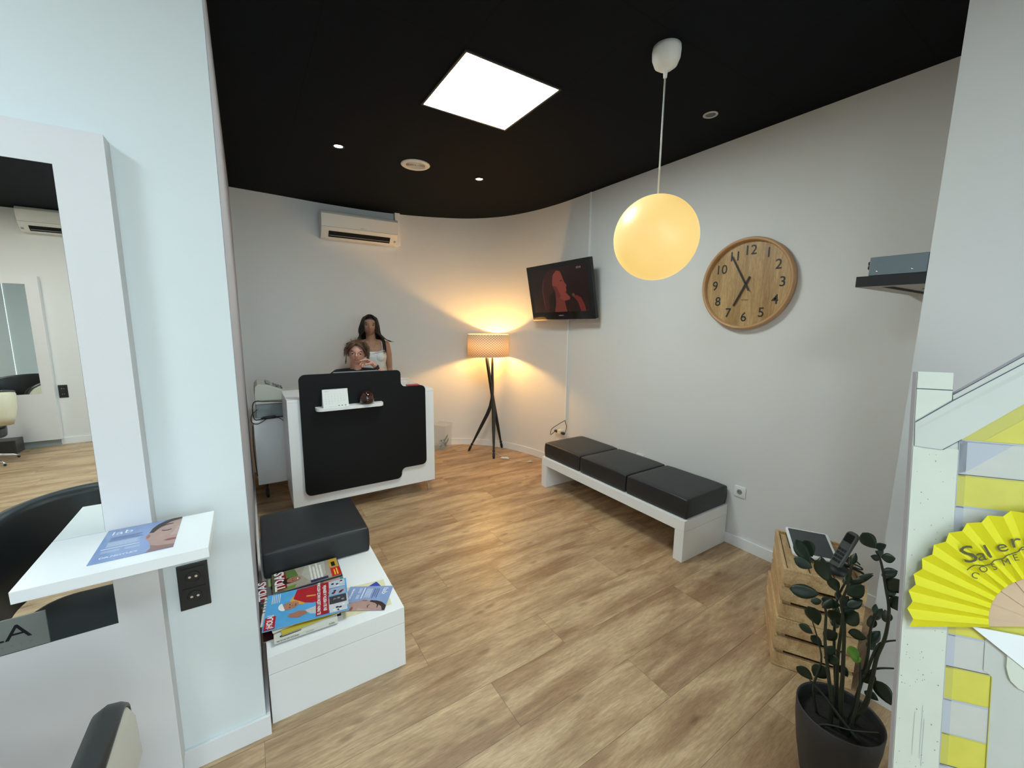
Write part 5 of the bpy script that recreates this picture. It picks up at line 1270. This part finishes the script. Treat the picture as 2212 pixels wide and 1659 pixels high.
M_hair1 = mat('hair_dark_brown', (.016, .010, .008), rough=.45, noise_amt=.3, noise_scale=60)
M_hair2 = mat('hair_curly_brown', srgb(88, 64, 47), rough=.55, noise_amt=.4, noise_scale=50)
M_cami = mat('cotton_white', (.66, .67, .66), rough=.8, bump=.2, bump_scale=300)
M_tee = mat('cotton_black', (.008, .009, .012), rough=.85)
M_jean = mat('trousers_dark', (.02, .022, .03), rough=.85)

# --- woman standing behind
ROT1 = -math.atan2(1.12, 4.5)
pw = thing('person', (1.160, 4.66, 0), 'person standing behind the desk with long dark hair and white lace trimmed top', 'person', rz=ROT1)
F = FRAMES[pw] @ Matrix.Diagonal((1.04, 1.04, 1, 1))
q = MB()
Fh = F @ Matrix.Diagonal((1, 1, 1.03, 1)) @ Matrix.Translation((-.006, -.035, 1.5515)) @ Matrix.Rotation(math.radians(3), 4, 'Y')
head_into(q, M_skin2, Fh)
limb(q, M_skin2, [(F @ Vector((0, .012, 1.40)), .060), (F @ Vector((0, .002, 1.46)), .051), (F @ Vector((-.003, -.008, 1.53)), .052)])
torso(q, M_skin2, [(.86, .165, .10, .01), (.95, .170, .105, .01), (1.05, .130, .085, 0), (1.12, .122, .080, 0), (1.20, .138, .092, -.002), (1.28, .150, .100, -.004), (1.34, .158, .092, .0), (1.385, .150, .075, .008), (1.42, .105, .055, .012), (1.44, .06, .045, .012)], F)
for s_ in (-1, 1):
    q.sphere((0, 0, 0), .060, M_skin2, 16, 12, (1, .8, 1.0), F @ Matrix.Translation((s_ * .075, -.055, 1.265)))
    limb(q, M_skin2, [(F @ Vector((s_ * .05, .01, 1.415)), .034), (F @ Vector((s_ * .148, .010, 1.385)), .047)])
    limb(q, M_skin2, [(F @ Vector((s_ * .150, .010, 1.380)), .046), (F @ Vector((s_ * .172, .018, 1.27)), .040), (F @ Vector((s_ * .182, .028, 1.12)), .032), (F @ Vector((s_ * .192, .005, 1.00)), .034), (F @ Vector((s_ * .196, -.03, .885)), .022)])
    Hf = F @ frame((s_ * .197, -.034, .875), (0, -.25, -.97), (0, -.97, .25) if s_ > 0 else (0, -.97, .25))
    hand_into(q, M_skin2, Hf, [(.25, .3, .2)] * 4, .95, .05)
for s_ in (-1, 1):
    limb(q, M_skin2, [(F @ Vector((s_ * .085, .01, .86)), .090), (F @ Vector((s_ * .088, .0, .50)), .058), (F @ Vector((s_ * .088, .02, .34)), .056), (F @ Vector((s_ * .088, .03, .09)), .036)])
    q.rings([[F @ Vector((s_ * .09 + w_ * math.cos(2 * PI * j / 14), y, zc_ + h_ * math.sin(2 * PI * j / 14))) for j in range(14)] for y, w_, h_, zc_ in ((.07, .025, .028, .032), (.03, .034, .040, .045), (-.04, .038, .030, .034), (-.12, .042, .018, .022), (-.17, .030, .012, .016))], M_skin2, cap=True)
body = skin_obj(q, 'body', M_skin2, pw, .0042, 2)
face_parts(Fh, pw, 'brown', mat('lips_rose', srgb(150, 82, 76), rough=.4), M_hair1)
# camisole
q = MB()
torso(q, M_cami, [(.93, .178, .114, .01), (1.05, .140, .094, 0), (1.12, .132, .089, 0), (1.20, .147, .100, -.002), (1.26, .158, .108, -.004), (1.295, .156, .104, -.004), (1.315, .150, .096, -.004)], F)
for s_ in (-1, 1): q.sphere((0, 0, 0), .068, M_cami, 18, 14, (1, .82, 1.0), F @ Matrix.Translation((s_ * .075, -.057, 1.262)))
o = skin_obj(q, 'camisole', M_cami, pw, .005, 2)
q = MB()
for s_ in (-1, 1): q.tube([F @ Vector((s_ * x, y, z)) for x, y, z in ((.105, -.107, 1.312), (.110, -.085, 1.365), (.108, -.040, 1.415), (.105, .02, 1.435), (.10, .07, 1.40), (.095, .10, 1.31))], .0035, M_cami, 6)
q.build('straps', parent=pw)
q = MB()
for i in range(40):
    u = -1 + 2 * i / 39; x = u * .128; zz = 1.316 - .020 * math.cos(u * PI * .5) ** 2 * (1 - .3 * 0) + .010 * abs(u); yy = -.100 - .018 * math.exp(-((abs(u) - .58) / .25) ** 2) + u * u * .030
    q.sphere((0, 0, 0), .0055, M_cami, 8, 6, (1, .5, 1), F @ Matrix.Translation((x, yy - .006, zz)))
q.build('lace_trim', parent=pw)
q = MB()
torso(q, M_jean, [(.80, .185, .12, .012), (.88, .182, .118, .012), (.95, .174, .112, .01), (.99, .160, .104, .008)], F)
for s_ in (-1, 1): limb(q, M_jean, [(F @ Vector((s_ * .088, .01, .84)), .100), (F @ Vector((s_ * .09, .0, .50)), .070), (F @ Vector((s_ * .09, .02, .30)), .066), (F @ Vector((s_ * .09, .03, .10)), .058)])
skin_obj(q, 'trousers', M_jean, pw, .007, 2)
for s_ in (-1, 1):
    q = MB(); q.rings([[F @ Vector((s_ * .09 + w_ * math.cos(2 * PI * j / 18), y, max(.001, zc_ + h_ * math.sin(2 * PI * j / 18)))) for j in range(18)] for y, w_, h_, zc_ in ((.085, .028, .035, .035), (.04, .042, .052, .050), (-.04, .046, .038, .036), (-.12, .050, .026, .027), (-.185, .036, .018, .020))], M_black, cap=True); q.build('shoe', parent=pw)
q = MB(); q.tube(catmull([F @ Vector(p) for p in ((-.062, -.022, 1.432), (-.045, -.060, 1.395), (-.015, -.092, 1.350), (.0, -.098, 1.340), (.015, -.092, 1.350), (.045, -.060, 1.395), (.062, -.022, 1.432))], 6), .0011, mat('gold_chain', (.7, .5, .25), rough=.3, metal=1), 5)
q.sphere(F @ Vector((0, -.099, 1.336)), .005, MATS['gold_chain'], 8, 6); q.build('necklace', parent=pw)
# long hair: scalp cap plus locks that fall over the shoulders
q = MB(); seg = 40; rr_ = []
for i in range(1, 22):
    t_ = PI * .60 * i / 21
    row = []
    for j in range(seg):
        a = 2 * PI * j / seg; x, y, z = .083 * math.sin(t_) * math.cos(a), .104 * math.sin(t_) * math.sin(a), .117 * math.cos(t_)
        front = max(0, -math.sin(a))
        lim = .062
        if front > .30 and z < lim:
            k = min(1, (lim - z) / .03); y *= 1 - .42 * k * min(1, (front - .30) / .25); x *= 1 - .06 * k; z = z + (lim - z) * .2 * k
        row.append(Fh @ Vector((x, y + .006, z + .002)))
    rr_.append(row)
q.rings(rr_, M_hair1, cap=True)
q.rings([[F @ Vector((-.006 + w_ * math.cos(2 * PI * j / 20), yo + d_ * math.sin(2 * PI * j / 20), z)) for j in range(20)] for z, w_, d_, yo in ((1.33, .110, .015, .115), (1.40, .118, .025, .100), (1.47, .108, .030, .085), (1.55, .096, .048, .060), (1.62, .088, .066, .032))], M_hair1, cap=True)
rh = random.Random(21)
def lock(pts, r, m, flat_=.35, up=None): q.tube(catmull(pts, 5), [r * (.75 + .25 * math.sin(PI * min(1, i / (len(pts) * 5 - 5) * 1.4))) * (1 if i < len(pts) * 5 - 9 else max(.12, (len(pts) * 5 - 4 - i) / 6)) for i in range(len(pts) * 5 - 4)], m, 7, flat=flat_)
for s_ in (-1, 1):
    for i in range(52):
        u = i / 51                           # 0 front .. 1 back
        a = math.radians(-60 + 150 * u)      # angle around the head side
        cx_, sy = math.cos(a), math.sin(a)
        w = rh.uniform(-.008, .008)
        pts = [Fh @ Vector((s_ * .012, .092 * (u * .9 - .55), .113 - .03 * abs(u - .4))),
               Fh @ Vector((s_ * (.062 + .01 * u), .07 * sy * 1.0 - .005, .075)),
               Fh @ Vector((s_ * (.084 * max(.55, cx_) + .006), .095 * sy * .9 + .006, .01 + w)),
               Fh @ Vector((s_ * (.088 * max(.62, cx_) + .012 + w), .09 * sy * .8 + .018, -.065)),
               F @ Vector((s_ * (.098 + .022 * (1 - u)) + w, (-.055 + .16 * u), 1.462)),
               F @ Vector((s_ * (.118 + .020 * (1 - u)) + w * 2, (-.082 + .19 * u), 1.385 + w)),
               F @ Vector((s_ * (.112 + .028 * (1 - u)) + w * 3, (-.112 + .24 * u), 1.30 + rh.uniform(-.04, .03)))]
        lock(pts, rh.uniform(.005, .0085), M_hair1)
for i in range(5):
    lock([Fh @ Vector((.085, .01, -.03 - .006 * i)), F @ Vector((.115 + .003 * i, -.03, 1.475)), F @ Vector((.155 + .004 * i, -.05, 1.445 - .003 * i)), F @ Vector((.195, -.055, 1.430 - .002 * i)), F @ Vector((.205 + .008 * i, -.058, 1.424 - .001 * i))], .006 - .0006 * i, M_hair1)
for s_ in (-1, 1):
    for i in range(6):
        w = rh.uniform(-.003, .003)
        lock([Fh @ Vector((s_ * .004, -.055 + .01 * i, .113)), Fh @ Vector((s_ * (.034 + .002 * i), -.078 + .007 * i, .092)), Fh @ Vector((s_ * (.064 + .002 * i), -.070 + .01 * i, .045 + w)), Fh @ Vector((s_ * (.078 + .002 * i), -.052 + .012 * i, -.02)), Fh @ Vector((s_ * (.080 + .004 * i), -.040 + .012 * i, -.08))], .008, M_hair1)
q.build('hair', parent=pw)

# --- woman seated at the desk, chin on her hand
ROT2 = -math.atan2(.9, 4.12)
ps = thing('person', (.90, 4.36, 0), 'person seated at the desk in black with glasses, chin resting on hand', 'person', rz=ROT2)
F = FRAMES[ps]; Fi = F.inverted()
Fh = Matrix.Translation((.893, 4.135, 1.339)) @ Matrix.Scale(1.04, 4) @ Matrix.Rotation(ROT2 - .05, 4, 'Z') @ Matrix.Rotation(math.radians(4), 4, 'Y') @ Matrix.Rotation(math.radians(3), 4, 'X')
q = MB(); head_into(q, M_skin, Fh, .9)
Lw = lambda x, y, z: Vector((x, y, z))
limb(q, M_skin, [(Lw(.895, 4.245, 1.13), .062), (Lw(.89, 4.20, 1.19), .052), (Lw(.89, 4.165, 1.26), .052)])
torso(q, M_skin, [(.50, .165, .12, .10), (.60, .160, .115, .09), (.72, .140, .095, .07), (.85, .150, .100, .02), (.98, .165, .105, -.05), (1.08, .165, .085, -.10), (1.135, .12, .06, -.13), (1.155, .07, .045, -.15)], F)
ShL, ShR = Lw(.735, 4.27, 1.115), Lw(1.045, 4.245, 1.115)
limb(q, M_skin, [(Lw(.86, 4.25, 1.135), .04), (ShL, .050)]); limb(q, M_skin, [(Lw(.92, 4.25, 1.135), .04), (ShR, .050)])
ElR = Lw(1.175, 4.060, 1.052); WrR = Lw(1.015, 4.010, 1.232)
limb(q, M_skin, [(ShR, .047), (Lw(1.12, 4.17, 1.06), .043), (ElR + Vector((0, .0, .012)), .034), (ElR.lerp(WrR, .35), .036), (ElR.lerp(WrR, .75), .026), (WrR, .022)])
ElL = Lw(.655, 4.13, 1.058); WrL = Lw(.78, 3.98, 1.044)
limb(q, M_skin, [(ShL, .047), (Lw(.675, 4.22, 1.09), .042), (ElL, .034), (ElL.lerp(WrL, .4), .034), (WrL, .022)])
hx_ = Vector((-.93, -.05, .36)).normalized()
Hf = frame(WrR + hx_ * .012, hx_, (.30, -.55, .78))
# fingers bend towards chin and point down-left
Hf = frame(WrR + Vector((-.008, 0, .004)), (-.84, .05, .52), (.22, -.82, .42))
hand_into(q, M_skin, Hf, [(.72, .12, .05), (1.0, .25, .15), (1.15, .45, .3), (1.3, .55, .4)], .92, .08, (.3, .9), 1)
Hl = frame(WrL, (.75, -.62, -.05), (.62, .75, .0))
hand_into(q, M_skin, Hl, [(.2, .25, .2)] * 4, .92, .05, (.6, .3), 1)
for s_ in (-1, 1):
    limb(q, M_skin, [(F @ Vector((s_ * .085, .10, .53)), .088), (F @ Vector((s_ * .10, -.20, .55)), .065), (F @ Vector((s_ * .105, -.30, .52)), .056), (F @ Vector((s_ * .105, -.25, .28)), .048), (F @ Vector((s_ * .105, -.22, .10)), .034)])
    q.rings([[F @ Vector((s_ * .105 + w_ * math.cos(2 * PI * j / 12), y, zc_ + h_ * math.sin(2 * PI * j / 12))) for j in range(12)] for y, w_, h_, zc_ in ((-.18, .025, .03, .035), (-.24, .034, .034, .04), (-.33, .038, .018, .022), (-.38, .028, .012, .016))], M_skin, cap=True)
skin_obj(q, 'body', M_skin, ps, .0042, 1)
face_parts(Fh, ps, 'brown2', mat('lips_pale', srgb(168, 96, 92), rough=.4), mat('brow_brown', (.06, .035, .022), rough=.6), lid=1.0, skin=M_skin)
# black t-shirt
q = MB()
torso(q, M_tee, [(.55, .185, .135, .09), (.72, .160, .112, .07), (.85, .165, .115, .02), (.98, .180, .120, -.05), (1.08, .180, .098, -.10), (1.13, .145, .075, -.125), (1.160, .095, .060, -.145), (1.178, .066, .056, -.155)], F)
limb(q, M_tee, [(Lw(.86, 4.25, 1.135), .05), (ShL, .060), (Lw(.672, 4.215, 1.085), .056)]); limb(q, M_tee, [(Lw(.92, 4.25, 1.135), .05), (ShR, .060), (Lw(1.118, 4.165, 1.065), .056)])
skin_obj(q, 'tshirt', M_tee, ps, .005, 2)
q = MB(); torso(q, M_jean, [(.45, .185, .15, .10), (.55, .185, .145, .10), (.62, .170, .128, .09)], F)
for s_ in (-1, 1): limb(q, M_jean, [(F @ Vector((s_ * .085, .08, .54)), .100), (F @ Vector((s_ * .10, -.20, .56)), .080), (F @ Vector((s_ * .105, -.30, .53)), .070), (F @ Vector((s_ * .105, -.26, .30)), .060), (F @ Vector((s_ * .105, -.22, .12)), .056)])
skin_obj(q, 'trousers', M_jean, ps, .007, 2)
for s_ in (-1, 1):
    q = MB(); q.rings([[F @ Vector((s_ * .105 + w_ * math.cos(2 * PI * j / 16), y, max(.001, zc_ + h_ * math.sin(2 * PI * j / 16)))) for j in range(16)] for y, w_, h_, zc_ in ((-.17, .03, .035, .036), (-.22, .042, .050, .050), (-.30, .046, .030, .032), (-.40, .034, .016, .020))], M_black, cap=True); q.build('shoe', parent=ps)
# glasses
Mgf = mat('glasses_rim', (.05, .02, .03), rough=.3)
t_ = ps
q = MB()
for s_ in (-1, 1):
    pts = [Fh @ Vector((s_ * .0325 + .0235 * math.cos(a), -.0985 + (s_ * .0235 * math.cos(a) > 0) * abs(math.cos(a)) * .004, .0035 + .0165 * math.sin(a))) for a in [2 * PI * k / 24 for k in range(25)]]
    q.tube(pts, .0011, Mgf, 6, cap=False)
    q.tube([Fh @ Vector((s_ * .056, -.095, .008)), Fh @ Vector((s_ * .072, -.06, .010)), Fh @ Vector((s_ * .079, .01, .006))], .0012, Mgf, 6)
q.tube([Fh @ Vector((-.009, -.0985, .008)), Fh @ Vector((0, -.102, .010)), Fh @ Vector((.009, -.0985, .008))], .0012, Mgf, 6)
g_ = q.build('glasses', parent=ps)
# watch
FW = frame(ElR.lerp(WrR, .84), (WrR - ElR), (0, -1, 0))
q = MB(); q.lathe([(.0245, -.011), (.0285, -.011), (.0285, .011), (.0245, .011), (.0245, -.011)], seg=28, m=M_black, F=frame(ElR.lerp(WrR, .84), (0, -1, 0), (WrR - ElR).cross(Vector((0, -1, 0)))), cap=False)
q.box((-.018, .020, -.016), (.018, .033, .016), M_black, FW); q.build('watch', parent=ps, bevel=.002)
MB().lathe([(.021, -.002), (.0235, -.002), (.0235, .002), (.021, .002), (.021, -.002)], seg=24, m=MATS['gold_chain'], F=frame(ElR.lerp(WrR, 1.0), (0, -1, 0), (WrR - ElR).cross(Vector((0, -1, 0)))), cap=False).build('bracelet', parent=ps)
# messy curly hair
q = MB(); rr_ = []
for i in range(1, 20):
    t0 = PI * .62 * i / 19; row = []
    for j in range(36):
        a = 2 * PI * j / 36; x, y, z = .085 * math.sin(t0) * math.cos(a), .108 * math.sin(t0) * math.sin(a), .119 * math.cos(t0)
        front = max(0, -math.sin(a)); lim = .080
        if front > .25 and z < lim:
            k = min(1, (lim - z) / .03); y *= 1 - .45 * k * min(1, (front - .25) / .3); z = z + (lim - z) * .2 * k
        n_ = 1 + .06 * noise.noise(Vector((x * 40, y * 40, z * 40)))
        row.append(Fh @ Vector((x * n_, y * n_ + .008, z * n_ + .002)))
    rr_.append(row)
q.rings(rr_, M_hair2, cap=True)
for i in range(190):
    s_ = -1 if i % 2 else 1; u = rh.random(); a = math.radians(-68 + 150 * u)
    up0 = Vector((s_ * rh.uniform(.005, .05), -.085 + .15 * u, .105 - .02 * u))
    m1 = Vector((s_ * .078, .09 * math.sin(a), .055)); ln_ = rh.uniform(.02, .09) if s_ < 0 else rh.uniform(.04, .13)
    pts = []
    K_ = 26; ph = rh.uniform(0, 6); am = rh.uniform(.004, .013)
    for k in range(K_ + 1):
        v = k / K_
        if v < .4: p = up0.lerp(m1, v / .4) + Vector((s_ * .012, -.006, .016)) * math.sin(PI * v / .4)
        else: p = m1 + Vector((s_ * (.014 + .018 * (v - .4)) * 1.0, .012, -ln_ * (v - .4) / .6 - .02 * (v - .4)))
        p = p + Vector((am * math.sin(ph + v * 9), am * math.cos(ph + v * 8), am * .5 * math.sin(v * 9 + ph)))
        pts.append(Fh @ p)
    q.tube(pts, [.0036 * max(.12, 1 - (k / K_) ** 3) for k in range(K_ + 1)], M_hair2, 6, flat=.6)
for i in range(44):   # swept fringe
    s_ = 1 if i % 3 else -1; v = i / 43
    q.tube(catmull([Fh @ Vector(p) for p in ((-.012, -.088 + .07 * v, .100 + .020 * v), (s_ * .030, -.104 + .04 * v, .078 + .040 * v), (s_ * .064, -.086 + .03 * v, .045 + .050 * v), (s_ * .084, -.055 + .02 * v, .005 + rh.uniform(-.01, .01)), (s_ * .090, -.040, -.035 + rh.uniform(-.02, .02)), (s_ * .095 + rh.uniform(-.006, .01), -.045, -.075 - rh.uniform(0, .03)))], 4), [.0062 - .00022 * k for k in range(21)], M_hair2, 6, flat=.6)
for i in range(36):   # stray wisps
    a = rh.uniform(0, PI); d = Vector((math.cos(a), rh.uniform(-.2, .4), math.sin(a) * .6))
    b_ = Vector((.085 * math.cos(a), .0, .02 + .10 * math.sin(a)))
    q.tube(catmull([Fh @ (b_ + d * x + Vector((.004 * math.sin(x * 130 + i), 0, .004 * math.cos(x * 110 + i)))) for x in (0, .012, .024, .034)], 4), .0009, M_hair2, 4)
q.build('hair', parent=ps)
# chair behind the desk
t = thing('stool', (.92, 4.52, 0), 'black backed office stool behind the desk under the seated person', 'stool')
MB().lathe([(.0005, .375), (.17, .375), (.20, .39), (.205, .41), (.19, .43), (.0005, .435)], (.92, 4.46, 0), 32, M_blackv).build('seat', parent=t)
MB().lathe([(.0005, .04), (.03, .04), (.03, .374), (.0005, .374)], (.92, 4.46, 0), 16, M_chrome).build('column', parent=t)
for i in range(5):
    a = 2 * PI * i / 5; MB().tube([(.92, 4.46, .09), (.92 + .20 * math.cos(a), 4.46 + .20 * math.sin(a), .03)], [.018, .012], M_chrome, 8).build('foot_spoke', parent=t)
